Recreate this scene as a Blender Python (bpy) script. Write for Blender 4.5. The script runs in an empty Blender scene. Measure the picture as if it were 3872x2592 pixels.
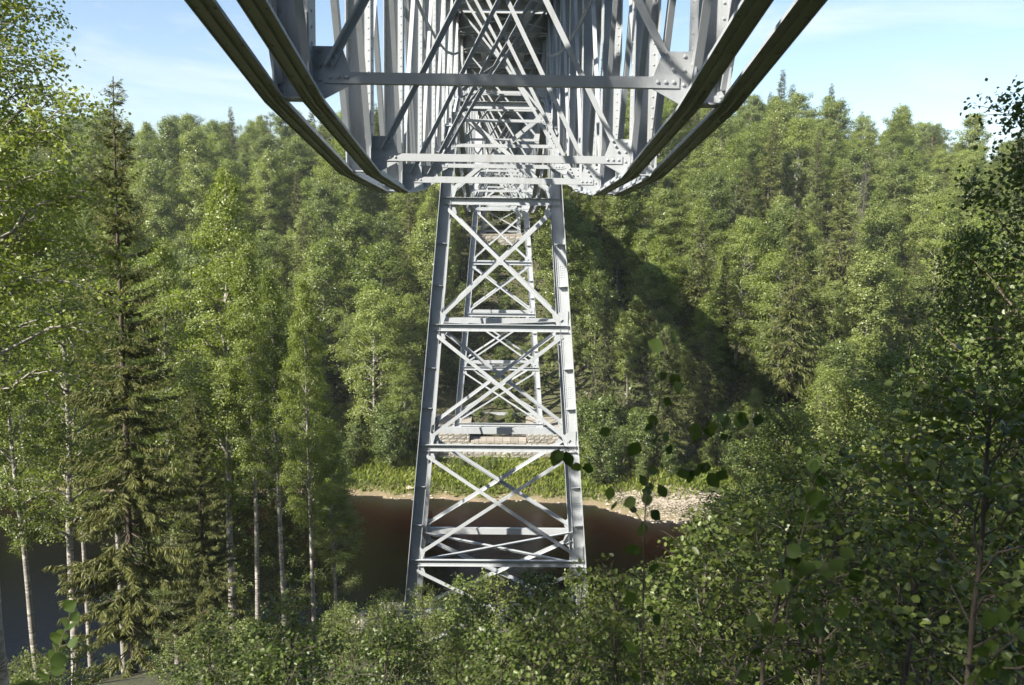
import bpy, math, random
import numpy as np
from mathutils import Vector, Matrix, Euler

# ------------------------------------------------------------------ camera, sky, sun, exposure
sc = bpy.context.scene
col = sc.collection
WATER = 0.0
CAMH = 21.3                      # camera height above the river; "h" below means metres above the camera
cam_d = bpy.data.cameras.new('camera')
cam_d.sensor_width = 36.0
cam_d.lens = 30.0
cam_d.clip_start = 0.05
cam_d.clip_end = 6000
cam = bpy.data.objects.new('camera', cam_d)
col.objects.link(cam)
YAW, PITCH, ROLL = math.radians(0.84), math.radians(8.62), math.radians(0.75)
cam.matrix_world = (Matrix.Translation((0, 0, CAMH)) @ Matrix.Rotation(-YAW, 4, 'Z')
                    @ Matrix.Rotation(math.pi / 2 - PITCH, 4, 'X') @ Matrix.Rotation(ROLL, 4, 'Z'))
sc.camera = cam
cam_d.dof.use_dof = True
cam_d.dof.focus_distance = 34.0
cam_d.dof.aperture_fstop = 5.6

SUN_AZ = math.radians(51)        # measured from straight behind the camera towards the left
SUN_EL = math.radians(38)
sun_vec = Vector((-math.sin(SUN_AZ) * math.cos(SUN_EL), -math.cos(SUN_AZ) * math.cos(SUN_EL), math.sin(SUN_EL)))
world = bpy.data.worlds.new('World')
sc.world = world
world.use_nodes = True
wn, wl = world.node_tree.nodes, world.node_tree.links
wn.clear()
w_out = wn.new('ShaderNodeOutputWorld')
w_bg = wn.new('ShaderNodeBackground')
w_bg.inputs['Strength'].default_value = 0.072
w_sky = wn.new('ShaderNodeTexSky')
w_sky.sky_type = 'NISHITA'
w_sky.sun_disc = False
w_sky.sun_elevation = SUN_EL
w_sky.sun_rotation = math.atan2(sun_vec.x, sun_vec.y)
w_sky.altitude = 200
w_sky.air_density = 1.0
w_sky.dust_density = 1.3
w_sky.ozone_density = 1.2
# thin wispy cirrus
w_tc = wn.new('ShaderNodeTexCoord')
w_map = wn.new('ShaderNodeMapping')
w_map.inputs['Location'].default_value = (1.37, 0.7, 0.4)
w_map.inputs['Scale'].default_value = (2.2, 2.2, 8.0)
w_map.inputs['Rotation'].default_value = (0.0, 0.16, 0.0)
w_n = wn.new('ShaderNodeTexNoise')
w_n.inputs['Scale'].default_value = 1.5
w_n.inputs['Detail'].default_value = 7
w_n.inputs['Roughness'].default_value = 0.55
w_n.inputs['Distortion'].default_value = 0.6
w_cr = wn.new('ShaderNodeValToRGB')
w_cr.color_ramp.elements[0].position = 0.58
w_cr.color_ramp.elements[0].color = (0, 0, 0, 1)
w_cr.color_ramp.elements[1].position = 0.86
w_cr.color_ramp.elements[1].color = (0.75, 0.75, 0.75, 1)
w_mix = wn.new('ShaderNodeMixRGB')
w_mix.inputs['Color2'].default_value = (5.6, 5.8, 6.0, 1)
# one thicker patch of cirrus to the right of the bridge, thin wisps elsewhere
w_d = wn.new('ShaderNodeVectorMath')
w_d.operation = 'SUBTRACT'
w_d.inputs[1].default_value = (0.40, 0.895, 0.185)
w_s = wn.new('ShaderNodeVectorMath')
w_s.operation = 'MULTIPLY'
w_s.inputs[1].default_value = (1.0, 1.0, 3.0)
w_len = wn.new('ShaderNodeVectorMath')
w_len.operation = 'LENGTH'
w_mr = wn.new('ShaderNodeMapRange')
w_mr.interpolation_type = 'SMOOTHSTEP'
w_mr.inputs['From Min'].default_value = 0.0
w_mr.inputs['From Max'].default_value = 0.24
w_mr.inputs['To Min'].default_value = 0.15
w_mr.inputs['To Max'].default_value = 0.0
w_add = wn.new('ShaderNodeMath')
w_add.operation = 'ADD'
wl.new(w_tc.outputs['Generated'], w_d.inputs[0])
wl.new(w_d.outputs['Vector'], w_s.inputs[0])
wl.new(w_s.outputs['Vector'], w_len.inputs[0])
wl.new(w_len.outputs['Value'], w_mr.inputs['Value'])
wl.new(w_n.outputs['Fac'], w_add.inputs[0])
wl.new(w_mr.outputs['Result'], w_add.inputs[1])
wl.new(w_add.outputs['Value'], w_cr.inputs['Fac'])
wl.new(w_tc.outputs['Generated'], w_map.inputs['Vector'])
wl.new(w_map.outputs['Vector'], w_n.inputs['Vector'])
wl.new(w_cr.outputs['Color'], w_mix.inputs['Fac'])
wl.new(w_sky.outputs['Color'], w_mix.inputs['Color1'])
wl.new(w_mix.outputs['Color'], w_bg.inputs['Color'])
wl.new(w_bg.outputs['Background'], w_out.inputs['Surface'])

sun_d = bpy.data.lights.new('sun', 'SUN')
sun_d.energy = 4.4
sun_d.angle = math.radians(0.53)
sun_d.color = (1.0, 0.93, 0.82)
sun = bpy.data.objects.new('sun', sun_d)
sun.rotation_euler = sun_vec.to_track_quat('Z', 'Y').to_euler()
sun.location = (0, 0, 80)
col.objects.link(sun)

sc.view_settings.view_transform = 'Standard'
sc.view_settings.look = 'None'
sc.view_settings.exposure = 1.55
sc.view_settings.gamma = 1.0
sc.cycles.max_bounces = 5
sc.cycles.diffuse_bounces = 3
sc.cycles.glossy_bounces = 2
sc.cycles.use_adaptive_sampling = True
sc.cycles.adaptive_threshold = 0.02
sc.cycles.transmission_bounces = 4
sc.cycles.transparent_max_bounces = 8
sc.cycles.use_denoising = True
sc.cycles.caustics_reflective = False
sc.cycles.caustics_refractive = False

random.seed(7)
RS = np.random.RandomState(11)


def Z(h):
    return h + CAMH


# ------------------------------------------------------------------ materials
def mat(name):
    m = bpy.data.materials.new(name)
    m.use_nodes = True
    n, l = m.node_tree.nodes, m.node_tree.links
    n.clear()
    o = n.new('ShaderNodeOutputMaterial')
    return m, n, l, o


def ramp(n, stops):
    r = n.new('ShaderNodeValToRGB')
    e = r.color_ramp.elements
    while len(e) < len(stops):
        e.new(0.5)
    for i, (p, c) in enumerate(stops):
        e[i].position = p
        e[i].color = (c[0], c[1], c[2], 1)
    return r


def noise(n, l, scale, detail=5, coord='Object', rough=0.6, sc3=None):
    tc = n.new('ShaderNodeTexCoord')
    t = n.new('ShaderNodeTexNoise')
    t.inputs['Scale'].default_value = scale
    t.inputs['Detail'].default_value = detail
    t.inputs['Roughness'].default_value = rough
    if sc3:
        mp = n.new('ShaderNodeMapping')
        mp.inputs['Scale'].default_value = sc3
        l.new(tc.outputs[coord], mp.inputs['Vector'])
        l.new(mp.outputs['Vector'], t.inputs['Vector'])
    else:
        l.new(tc.outputs[coord], t.inputs['Vector'])
    return t


def bump(n, l, src, bsdf, strength=0.3, dist=0.02):
    b = n.new('ShaderNodeBump')
    b.inputs['Strength'].default_value = strength
    b.inputs['Distance'].default_value = dist
    l.new(src, b.inputs['Height'])
    l.new(b.outputs['Normal'], bsdf.inputs['Normal'])


def simple_mat(name, stops, scale, rough=0.85, bstr=0.4, bdist=0.03, spec=0.3, detail=6, sc3=None, bscale=None):
    m, n, l, o = mat(name)
    b = n.new('ShaderNodeBsdfPrincipled')
    b.inputs['Roughness'].default_value = rough
    b.inputs['Specular IOR Level'].default_value = spec
    t = noise(n, l, scale, detail, sc3=sc3)
    r = ramp(n, stops)
    l.new(t.outputs['Fac'], r.inputs['Fac'])
    l.new(r.outputs['Color'], b.inputs['Base Color'])
    if bstr:
        t2 = noise(n, l, bscale or scale * 3, 5)
        bump(n, l, t2.outputs['Fac'], b, bstr, bdist)
    l.new(b.outputs['BSDF'], o.inputs['Surface'])
    return m


def paint_mat(name, base, dirt, amount):
    m, n, l, o = mat(name)
    b = n.new('ShaderNodeBsdfPrincipled')
    b.inputs['Roughness'].default_value = 0.48
    b.inputs['Specular IOR Level'].default_value = 0.4
    t = noise(n, l, 1.3, 6)
    r = ramp(n, [(0.3, [c * 0.9 for c in base]), (0.6, base), (0.85, [c * 1.05 for c in base])])
    l.new(t.outputs['Fac'], r.inputs['Fac'])
    t2 = noise(n, l, 1.0, 8, sc3=(9, 9, 1.1))
    r2 = ramp(n, [(0.55, (0, 0, 0)), (0.82, (amount, amount, amount))])
    l.new(t2.outputs['Fac'], r2.inputs['Fac'])
    mx = n.new('ShaderNodeMixRGB')
    mx.inputs['Color2'].default_value = (*dirt, 1)
    l.new(r2.outputs['Color'], mx.inputs['Fac'])
    l.new(r.outputs['Color'], mx.inputs['Color1'])
    t3 = noise(n, l, 26, 4)
    r3 = ramp(n, [(0.72, (0, 0, 0)), (0.8, (0.55, 0.55, 0.55))])
    l.new(t3.outputs['Fac'], r3.inputs['Fac'])
    mx2 = n.new('ShaderNodeMixRGB')
    mx2.inputs['Color2'].default_value = (0.16, 0.10, 0.06, 1)
    l.new(r3.outputs['Color'], mx2.inputs['Fac'])
    l.new(mx.outputs['Color'], mx2.inputs['Color1'])
    l.new(mx2.outputs['Color'], b.inputs['Base Color'])
    bump(n, l, t3.outputs['Fac'], b, 0.08, 0.004)
    l.new(b.outputs['BSDF'], o.inputs['Surface'])
    return m


M = {}
M['paint'] = paint_mat('pale_grey_bridge_paint', (0.37, 0.395, 0.415), (0.23, 0.225, 0.20), 0.6)
M['chord'] = paint_mat('weathered_chord_paint', (0.38, 0.415, 0.45), (0.17, 0.17, 0.17), 0.6)
M['deck'] = simple_mat('dull_deck_plate', [(0.3, (0.30, 0.30, 0.28)), (0.7, (0.42, 0.42, 0.40))], 3, 0.8, 0.3, 0.01)
M['stone'] = None


def stone_mat(name, a, b_, c):
    m, n, l, o = mat(name)
    b = n.new('ShaderNodeBsdfPrincipled')
    b.inputs['Roughness'].default_value = 0.9
    oi = n.new('ShaderNodeObjectInfo')
    t = noise(n, l, 3.0, 8)
    ad = n.new('ShaderNodeMath')
    ad.operation = 'MULTIPLY_ADD'
    ad.inputs[1].default_value = 0.35
    l.new(oi.outputs['Random'], ad.inputs[0])
    l.new(t.outputs['Fac'], ad.inputs[2])
    r = ramp(n, [(0.35, a), (0.62, b_), (0.95, c)])
    l.new(ad.outputs['Value'], r.inputs['Fac'])
    l.new(r.outputs['Color'], b.inputs['Base Color'])
    t2 = noise(n, l, 8, 6)
    bump(n, l, t2.outputs['Fac'], b, 0.5, 0.05)
    l.new(b.outputs['BSDF'], o.inputs['Surface'])
    return m


M['stone'] = stone_mat('rough_granite', (0.11, 0.10, 0.085), (0.24, 0.225, 0.195), (0.36, 0.34, 0.30))
M['coping'] = stone_mat('sandy_coping_granite', (0.20, 0.185, 0.155), (0.28, 0.255, 0.215), (0.35, 0.32, 0.275))
M['mortar'] = simple_mat('dark_mortar', [(0.3, (0.07, 0.065, 0.055)), (0.7, (0.15, 0.14, 0.12))], 6)
M['rock'] = stone_mat('river_boulder', (0.16, 0.14, 0.12), (0.28, 0.25, 0.22), (0.40, 0.37, 0.33))
M['gravel'] = stone_mat('pale_gravel', (0.20, 0.175, 0.13), (0.32, 0.28, 0.215), (0.42, 0.375, 0.30))


def leaf_mat(name, stops, trans=0.35, rough=0.42, spec=0.5, vary=0.6, tcol=(1.25, 1.3, 0.55)):
    m, n, l, o = mat(name)
    at = n.new('ShaderNodeAttribute')
    at.attribute_name = 'tint'
    oi = n.new('ShaderNodeObjectInfo')
    ad = n.new('ShaderNodeMath')
    ad.operation = 'MULTIPLY_ADD'
    ad.inputs[1].default_value = vary
    l.new(oi.outputs['Random'], ad.inputs[0])
    l.new(at.outputs['Fac'], ad.inputs[2])
    sb = n.new('ShaderNodeMath')
    sb.operation = 'SUBTRACT'
    sb.inputs[1].default_value = vary / 2
    l.new(ad.outputs['Value'], sb.inputs[0])
    r = ramp(n, stops)
    l.new(sb.outputs['Value'], r.inputs['Fac'])
    b = n.new('ShaderNodeBsdfPrincipled')
    b.inputs['Roughness'].default_value = rough
    b.inputs['Specular IOR Level'].default_value = spec
    l.new(r.outputs['Color'], b.inputs['Base Color'])
    tr = n.new('ShaderNodeBsdfTranslucent')
    mu = n.new('ShaderNodeMixRGB')
    mu.blend_type = 'MULTIPLY'
    mu.inputs['Fac'].default_value = 1.0
    mu.inputs['Color2'].default_value = (*tcol, 1)
    l.new(r.outputs['Color'], mu.inputs['Color1'])
    l.new(mu.outputs['Color'], tr.inputs['Color'])
    mx = n.new('ShaderNodeMixShader')
    mx.inputs['Fac'].default_value = trans
    l.new(b.outputs['BSDF'], mx.inputs[1])
    l.new(tr.outputs['BSDF'], mx.inputs[2])
    l.new(mx.outputs['Shader'], o.inputs['Surface'])
    return m


M['birch_leaf'] = leaf_mat('birch_leaves', [(0.0, (0.095, 0.13, 0.028)), (0.5, (0.17, 0.22, 0.044)), (1.0, (0.265, 0.31, 0.078))], trans=0.45)
M['aspen_leaf'] = leaf_mat('aspen_leaves', [(0.0, (0.10, 0.135, 0.042)), (0.5, (0.172, 0.215, 0.06)), (1.0, (0.265, 0.305, 0.10))], trans=0.45, rough=0.36)
M['alder_leaf'] = leaf_mat('alder_leaves', [(0.0, (0.06, 0.09, 0.02)), (0.5, (0.10, 0.14, 0.032)), (1.0, (0.155, 0.195, 0.05))], 0.36)
M['sapling_leaf'] = leaf_mat('sapling_leaves', [(0.0, (0.08, 0.115, 0.024)), (0.5, (0.13, 0.17, 0.038)), (1.0, (0.20, 0.235, 0.058))], 0.38)
M['spruce_leaf'] = leaf_mat('spruce_needles', [(0.0, (0.04, 0.052, 0.014)), (0.5, (0.07, 0.085, 0.022)), (1.0, (0.12, 0.13, 0.034))], 0.15, 0.55, 0.3)
M['pine_leaf'] = leaf_mat('pine_needles', [(0.0, (0.035, 0.055, 0.022)), (0.5, (0.06, 0.085, 0.033)), (1.0, (0.09, 0.115, 0.045))], 0.15, 0.55, 0.3)
M['sprig_leaf'] = leaf_mat('foreground_sprig_leaves', [(0.0, (0.035, 0.062, 0.014)), (0.5, (0.062, 0.10, 0.02)), (1.0, (0.10, 0.14, 0.03))], 0.4, 0.6, 0.25)
M['dead_twig'] = leaf_mat('dead_grey_twigs', [(0.0, (0.09, 0.08, 0.07)), (0.5, (0.15, 0.135, 0.12)), (1.0, (0.2, 0.185, 0.165))], 0.0, 0.9, 0.1, tcol=(1, 1, 1))
M['grass'] = leaf_mat('bank_grass', [(0.0, (0.10, 0.145, 0.025)), (0.5, (0.165, 0.215, 0.035)), (1.0, (0.27, 0.29, 0.07))], 0.45, 0.5, 0.3)

M['birch_bark'] = None


def bark_mat(name, light, dark, z_lo, z_hi):
    m, n, l, o = mat(name)
    b = n.new('ShaderNodeBsdfPrincipled')
    b.inputs['Roughness'].default_value = 0.8
    t = noise(n, l, 1.0, 6, sc3=(3, 3, 14))
    r = ramp(n, [(0.44, dark), (0.52, light), (0.9, [min(c * 1.15, 0.7) for c in light])])
    l.new(t.outputs['Fac'], r.inputs['Fac'])
    t2 = noise(n, l, 1.4, 4, sc3=(1, 1, 1.4))
    r2 = ramp(n, [(0.36, (0, 0, 0)), (0.56, (0.9, 0.9, 0.9))])
    l.new(t2.outputs['Fac'], r2.inputs['Fac'])
    mx = n.new('ShaderNodeMixRGB')
    mx.inputs['Color2'].default_value = (*[c * 0.45 for c in light], 1)
    l.new(r2.outputs['Color'], mx.inputs['Fac'])
    l.new(r.outputs['Color'], mx.inputs['Color1'])
    l.new(mx.outputs['Color'], b.inputs['Base Color'])
    bump(n, l, t.outputs['Fac'], b, 0.3, 0.01)
    l.new(b.outputs['BSDF'], o.inputs['Surface'])
    return m


M['birch_bark'] = bark_mat('birch_bark', (0.46, 0.43, 0.38), (0.07, 0.06, 0.05), 0, 1)
M['aspen_bark'] = bark_mat('aspen_bark', (0.27, 0.25, 0.20), (0.09, 0.085, 0.07), 0, 1)
M['spruce_bark'] = simple_mat('spruce_bark', [(0.3, (0.05, 0.04, 0.032)), (0.7, (0.12, 0.10, 0.08))], 6, 0.95, 0.6, 0.02, sc3=(1, 1, 0.3))
M['pine_bark'] = simple_mat('pine_bark', [(0.3, (0.13, 0.08, 0.05)), (0.7, (0.26, 0.16, 0.10))], 5, 0.95, 0.6, 0.02)
M['twig_bark'] = simple_mat('sapling_bark', [(0.3, (0.06, 0.05, 0.04)), (0.7, (0.13, 0.11, 0.085))], 8, 0.8, 0.3, 0.005)
M['young_bark'] = simple_mat('reddish_young_bark', [(0.3, (0.09, 0.07, 0.05)), (0.7, (0.20, 0.16, 0.12))], 5, 0.8, 0.3, 0.005, sc3=(1, 1, 4))


def ground_mat():
    m, n, l, o = mat('forest_floor')
    b = n.new('ShaderNodeBsdfPrincipled')
    b.inputs['Roughness'].default_value = 0.95
    t = noise(n, l, 0.35, 8)
    r = ramp(n, [(0.3, (0.04, 0.036, 0.02)), (0.5, (0.055, 0.055, 0.024)), (0.7, (0.075, 0.08, 0.03))])
    l.new(t.outputs['Fac'], r.inputs['Fac'])
    geo = n.new('ShaderNodeNewGeometry')
    sp = n.new('ShaderNodeSeparateXYZ')
    l.new(geo.outputs['Position'], sp.inputs['Vector'])
    t2 = noise(n, l, 0.9, 6)
    ma = n.new('ShaderNodeMath')
    ma.operation = 'MULTIPLY_ADD'
    ma.inputs[1].default_value = 0.8
    l.new(t2.outputs['Fac'], ma.inputs[0])
    l.new(sp.outputs['Z'], ma.inputs[2])
    r2 = ramp(n, [(0.0, (0.26, 0.17, 0.08)), (0.3, (0.20, 0.15, 0.10)), (0.55, (0.10, 0.10, 0.035))])
    mr = n.new('ShaderNodeMapRange')
    mr.inputs['From Min'].default_value = -0.3
    mr.inputs['From Max'].default_value = 1.7
    l.new(ma.outputs['Value'], mr.inputs['Value'])
    l.new(mr.outputs['Result'], r2.inputs['Fac'])
    r3 = ramp(n, [(0.5, (0, 0, 0)), (0.75, (1, 1, 1))])
    l.new(mr.outputs['Result'], r3.inputs['Fac'])
    mx = n.new('ShaderNodeMixRGB')
    l.new(r3.outputs['Color'], mx.inputs['Fac'])
    l.new(r2.outputs['Color'], mx.inputs['Color1'])
    l.new(r.outputs['Color'], mx.inputs['Color2'])
    l.new(mx.outputs['Color'], b.inputs['Base Color'])
    t3 = noise(n, l, 5, 6)
    bump(n, l, t3.outputs['Fac'], b, 0.8, 0.1)
    l.new(b.outputs['BSDF'], o.inputs['Surface'])
    return m


M['ground'] = ground_mat()


def water_mat():
    m, n, l, o = mat('peaty_river_water')
    t = noise(n, l, 1.0, 4, sc3=(1.6, 3.2, 1))
    t2 = noise(n, l, 6.0, 3, sc3=(1.0, 1.7, 1))
    ad = n.new('ShaderNodeMath')
    ad.operation = 'MULTIPLY_ADD'
    ad.inputs[1].default_value = 0.35
    l.new(t2.outputs['Fac'], ad.inputs[0])
    l.new(t.outputs['Fac'], ad.inputs[2])
    bp = n.new('ShaderNodeBump')
    bp.inputs['Strength'].default_value = 0.4
    bp.inputs['Distance'].default_value = 0.05
    l.new(ad.outputs['Value'], bp.inputs['Height'])
    fr = n.new('ShaderNodeFresnel')
    fr.inputs['IOR'].default_value = 1.34
    l.new(bp.outputs['Normal'], fr.inputs['Normal'])
    tr = n.new('ShaderNodeBsdfTransparent')
    gl = n.new('ShaderNodeBsdfGlossy')
    gl.inputs['Roughness'].default_value = 0.04
    l.new(bp.outputs['Normal'], gl.inputs['Normal'])
    mx = n.new('ShaderNodeMixShader')
    l.new(fr.outputs['Fac'], mx.inputs['Fac'])
    l.new(tr.outputs['BSDF'], mx.inputs[1])
    l.new(gl.outputs['BSDF'], mx.inputs[2])
    l.new(mx.outputs['Shader'], o.inputs['Surface'])
    va = n.new('ShaderNodeVolumeAbsorption')
    va.inputs['Color'].default_value = (0.70, 0.30, 0.05, 1)
    va.inputs['Density'].default_value = 1.2
    l.new(va.outputs['Volume'], o.inputs['Volume'])
    return m


M['water'] = water_mat()

# ------------------------------------------------------------------ object helpers
BASE = {}


def tag(o, label=None, cat=None, group=None, kind=None):
    if label:
        o['label'] = label
    if cat:
        o['category'] = cat
    if group:
        o['group'] = group
    if kind:
        o['kind'] = kind
    return o


def link(name, me, m, parent=None, kind=None):
    if m is not None and len(me.materials) == 0:
        me.materials.append(m)
    o = bpy.data.objects.new(name, me)
    col.objects.link(o)
    if parent is not None:
        o.parent = parent
        BASE[o.name] = BASE[parent.name]
    if kind:
        o['kind'] = kind
    return o


def empty(name, loc):
    o = bpy.data.objects.new(name, None)
    o.empty_display_size = 0.3
    o.location = loc
    col.objects.link(o)
    BASE[o.name] = Vector(loc)
    return o


class MB:
    """collects boxes, bars and rivets; build() links them as one mesh object"""

    def __init__(s):
        s.v, s.f = [], []

    def hexa(s, c):
        i = len(s.v)
        s.v += [tuple(p) for p in c]
        for q in ((0, 3, 2, 1), (4, 5, 6, 7), (0, 1, 5, 4), (1, 2, 6, 5), (2, 3, 7, 6), (3, 0, 4, 7)):
            s.f.append(tuple(i + k for k in q))

    def bar(s, p0, p1, side, up, w0, w1, u0, u1):
        """box along p0->p1 occupying [w0,w1] along side and [u0,u1] along up"""
        p0, p1, side, up = Vector(p0), Vector(p1), Vector(side), Vector(up)
        c = []
        for p in (p0, p1):
            for a, b in ((w0, u0), (w1, u0), (w1, u1), (w0, u1)):
                c.append(p + side * a + up * b)
        s.hexa(c)

    def box(s, x0, x1, y0, y1, z0, z1):
        s.bar((x0, 0, 0), (x1, 0, 0), (0, 1, 0), (0, 0, 1), y0, y1, z0, z1)

    def plate(s, pts, nrm, t):
        """flat polygon plate of thickness t along nrm"""
        nrm = Vector(nrm)
        i, k = len(s.v), len(pts)
        s.v += [tuple(Vector(p)) for p in pts] + [tuple(Vector(p) + nrm * t) for p in pts]
        s.f.append(tuple(range(i, i + k))[::-1])
        s.f.append(tuple(range(i + k, i + 2 * k)))
        for a in range(k):
            b = (a + 1) % k
            s.f.append((i + a, i + b, i + k + b, i + k + a))

    def rivet(s, p, nrm, r=0.016, sides=5):
        nrm = Vector(nrm).normalized()
        a = nrm.orthogonal().normalized()
        b = nrm.cross(a)
        p = Vector(p)
        i = len(s.v)
        for rr, hh in ((r, 0.0), (r * 0.75, r * 0.6)):
            for k in range(sides):
                t = 2 * math.pi * k / sides
                s.v.append(tuple(p + a * rr * math.cos(t) + b * rr * math.sin(t) + nrm * hh))
        s.v.append(tuple(p + nrm * r * 0.85))
        for k in range(sides):
            k2 = (k + 1) % sides
            s.f.append((i + k, i + k2, i + sides + k2, i + sides + k))
            s.f.append((i + sides + k, i + sides + k2, i + 2 * sides))

    def row(s, p0, p1, nrm, step, r=0.016, inset=0.06):
        p0, p1 = Vector(p0), Vector(p1)
        L = (p1 - p0).length
        if L < 2 * inset:
            return
        k = max(1, int((L - 2 * inset) / step))
        d = (p1 - p0).normalized()
        for j in range(k + 1):
            s.rivet(p0 + d * (inset + (L - 2 * inset) * j / k), nrm, r)

    def build(s, name, m, parent=None, kind=None):
        b = BASE[parent.name] if parent is not None else Vector((0, 0, 0))
        me = bpy.data.meshes.new(name)
        me.from_pydata([(x - b.x, y - b.y, z - b.z) for x, y, z in s.v], [], s.f)
        me.update()
        return link(name, me, m, parent, kind)


def arr_mesh(name, V, Q, tint=None, smooth=False):
    """mesh from numpy vertices and an (n,4) quad array"""
    me = bpy.data.meshes.new(name)
    V = np.asarray(V, dtype=np.float32)
    Q = np.asarray(Q, dtype=np.int32)
    n = len(Q)
    me.vertices.add(len(V))
    me.vertices.foreach_set('co', V.ravel())
    me.loops.add(n * 4)
    me.loops.foreach_set('vertex_index', Q.ravel())
    me.polygons.add(n)
    me.polygons.foreach_set('loop_start', np.arange(0, n * 4, 4, dtype=np.int32))
    me.polygons.foreach_set('loop_total', np.full(n, 4, dtype=np.int32))
    if smooth:
        me.polygons.foreach_set('use_smooth', np.ones(n, dtype=bool))
    me.update(calc_edges=True)
    if tint is not None:
        a = me.attributes.new('tint', 'FLOAT', 'FACE')
        a.data.foreach_set('value', np.asarray(tint, dtype=np.float32))
    return me


# ------------------------------------------------------------------ terrain
def sstep(t):
    t = np.clip(t, 0, 1)
    return t * t * (3 - 2 * t)


def y_near(x):
    return 42.0 - 9.0 * sstep((-x - 5) / 16) + 3.0 * sstep((x - 8) / 20)


def y_far(x):
    return 61.4 + 1.6 * sstep(-x / 20) - 4.2 * np.exp(-((x - 12.5) / 4.6) ** 2) - 1.0 * sstep((x - 15) / 15) + 0.25 * np.sin(x * 1.1) + 0.15 * np.sin(x * 2.7 + 1)


def plateau(x):
    return np.interp(x, [-300, -90, -45, -18, 0, 18, 42, 62, 85, 300], [3, 2, 3, 5, 6, 8, 8, 4, -2, -4])


def ground_h(x, y):
    """height relative to the camera"""
    x = np.asarray(x, float)
    y = np.asarray(y, float)
    yn, yf = y_near(x), y_far(x)
    lvl = -CAMH
    d = yn - y
    near = lvl + 19.5 * np.clip(d / (yn - 1.0), 0, 3) ** 1.08
    near = np.where(y < 1, -1.8 + (1 - y) * 0.45, near)
    near = np.minimum(near, 6.9)
    t = y - yf
    raw = lvl + 0.7 * sstep(t / 1.3) + 0.115 * np.clip(t - 1, 0, 6.2) + 0.46 * np.clip(t - 7.2, 0, None)
    P = plateau(x)
    far = P - np.logaddexp(0, 0.22 * (P - raw)) / 0.22 + 0.22 * 0
    far = np.where(t < 12, raw * (1 - sstep((t - 4) / 8)) + far * sstep((t - 4) / 8), far)
    emb = 6.6 - 0.65 * np.clip(np.abs(x) - 3.2, 0, None) - 0.8 * np.clip(144 - y, 0, None)
    far = np.where(y > 120, np.maximum(far, emb), far)
    u = np.clip((y - yn) / (yf - yn), 0, 1)
    bed = lvl - 3.4 * sstep((y - yn) / 7) * sstep((yf - y) / 10) - 0.03
    h = np.where(y < yn, near, np.where(y > yf, far, bed))
    amp = np.where((y < yn - 1) | (y > yf + 2), 0.25, 0.03)
    h = h + amp * (np.sin(x * 0.55 + 0.3 * y) + np.sin(y * 0.7 - 0.4 * x + 1)) * 0.5
    return h


gx = np.concatenate([[-900, -500, -300, -220], np.arange(-160, -40, 3.0), np.arange(-40, 40, 0.8), np.arange(40, 160, 3.0), [220, 300, 500, 900]])
gy = np.concatenate([[-500, -200, -90, -50, -30], np.arange(-20, 34, 1.2), np.arange(34, 80, 0.6), np.arange(80, 180, 2.5), [200, 240, 300, 420, 650, 1200]])
GX, GY = np.meshgrid(gx, gy)
GH = ground_h(GX, GY) + CAMH
V = np.stack([GX.ravel(), GY.ravel(), GH.ravel()], 1)
nx, ny = len(gx), len(gy)
ii, jj = np.meshgrid(np.arange(nx - 1), np.arange(ny - 1))
q0 = (jj * nx + ii).ravel()
Q = np.stack([q0, q0 + 1, q0 + nx + 1, q0 + nx], 1)
g = link('ground', arr_mesh('ground', V, Q, smooth=True), M['ground'])
tag(g, 'forest floor of the river valley', 'ground', kind='structure')

w = MB()
xs = np.arange(-150, 151, 3.0)
top, bot = [], []
wv, wf = [], []
n = len(xs)
for k, x in enumerate(xs):
    a, b = float(y_near(x)) - 2.0, float(y_far(x)) + 2.0
    wv += [(x, a, WATER), (x, b, WATER), (x, b, -5.0), (x, a, -5.0)]
for k in range(n - 1):
    i = k * 4
    for a in range(4):
        b = (a + 1) % 4
        wf.append((i + a, i + b, i + 4 + b, i + 4 + a))
wf.append((0, 3, 2, 1))
wf.append(tuple((n - 1) * 4 + k for k in range(4)))
w.v, w.f = wv, [tuple(reversed(f)) for f in wf]
wo = w.build('river_water', M['water'])
tag(wo, 'dark peat brown river crossing under the bridge', 'river', kind='structure')


# ------------------------------------------------------------------ bridge
XT = 1.78                        # truss plane
DECK = 6.4                       # underside of the cross beams
TOPH = 7.15
X, Y_, Zx = Vector((1, 0, 0)), Vector((0, 1, 0)), Vector((0, 0, 1))


def P(x, y, h):
    return Vector((x, y, h + CAMH))


def angle_bar(mb, p0, p1, face_n, size, t=0.012, second='up'):
    """L angle: one leg flat against the plane with normal face_n, the other leg along -face_n"""
    p0, p1 = Vector(p0), Vector(p1)
    d = (p1 - p0).normalized()
    fn = Vector(face_n)
    s = d.cross(fn).normalized()
    mb.bar(p0, p1, s, fn, -size / 2, size / 2, 0, t)
    e = 1 if second == 'up' else -1
    if e > 0:
        mb.bar(p0, p1, s, fn, size / 2 - t, size / 2, -size, 0)
    else:
        mb.bar(p0, p1, s, fn, -size / 2, -size / 2 + t, -size, 0)


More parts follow.
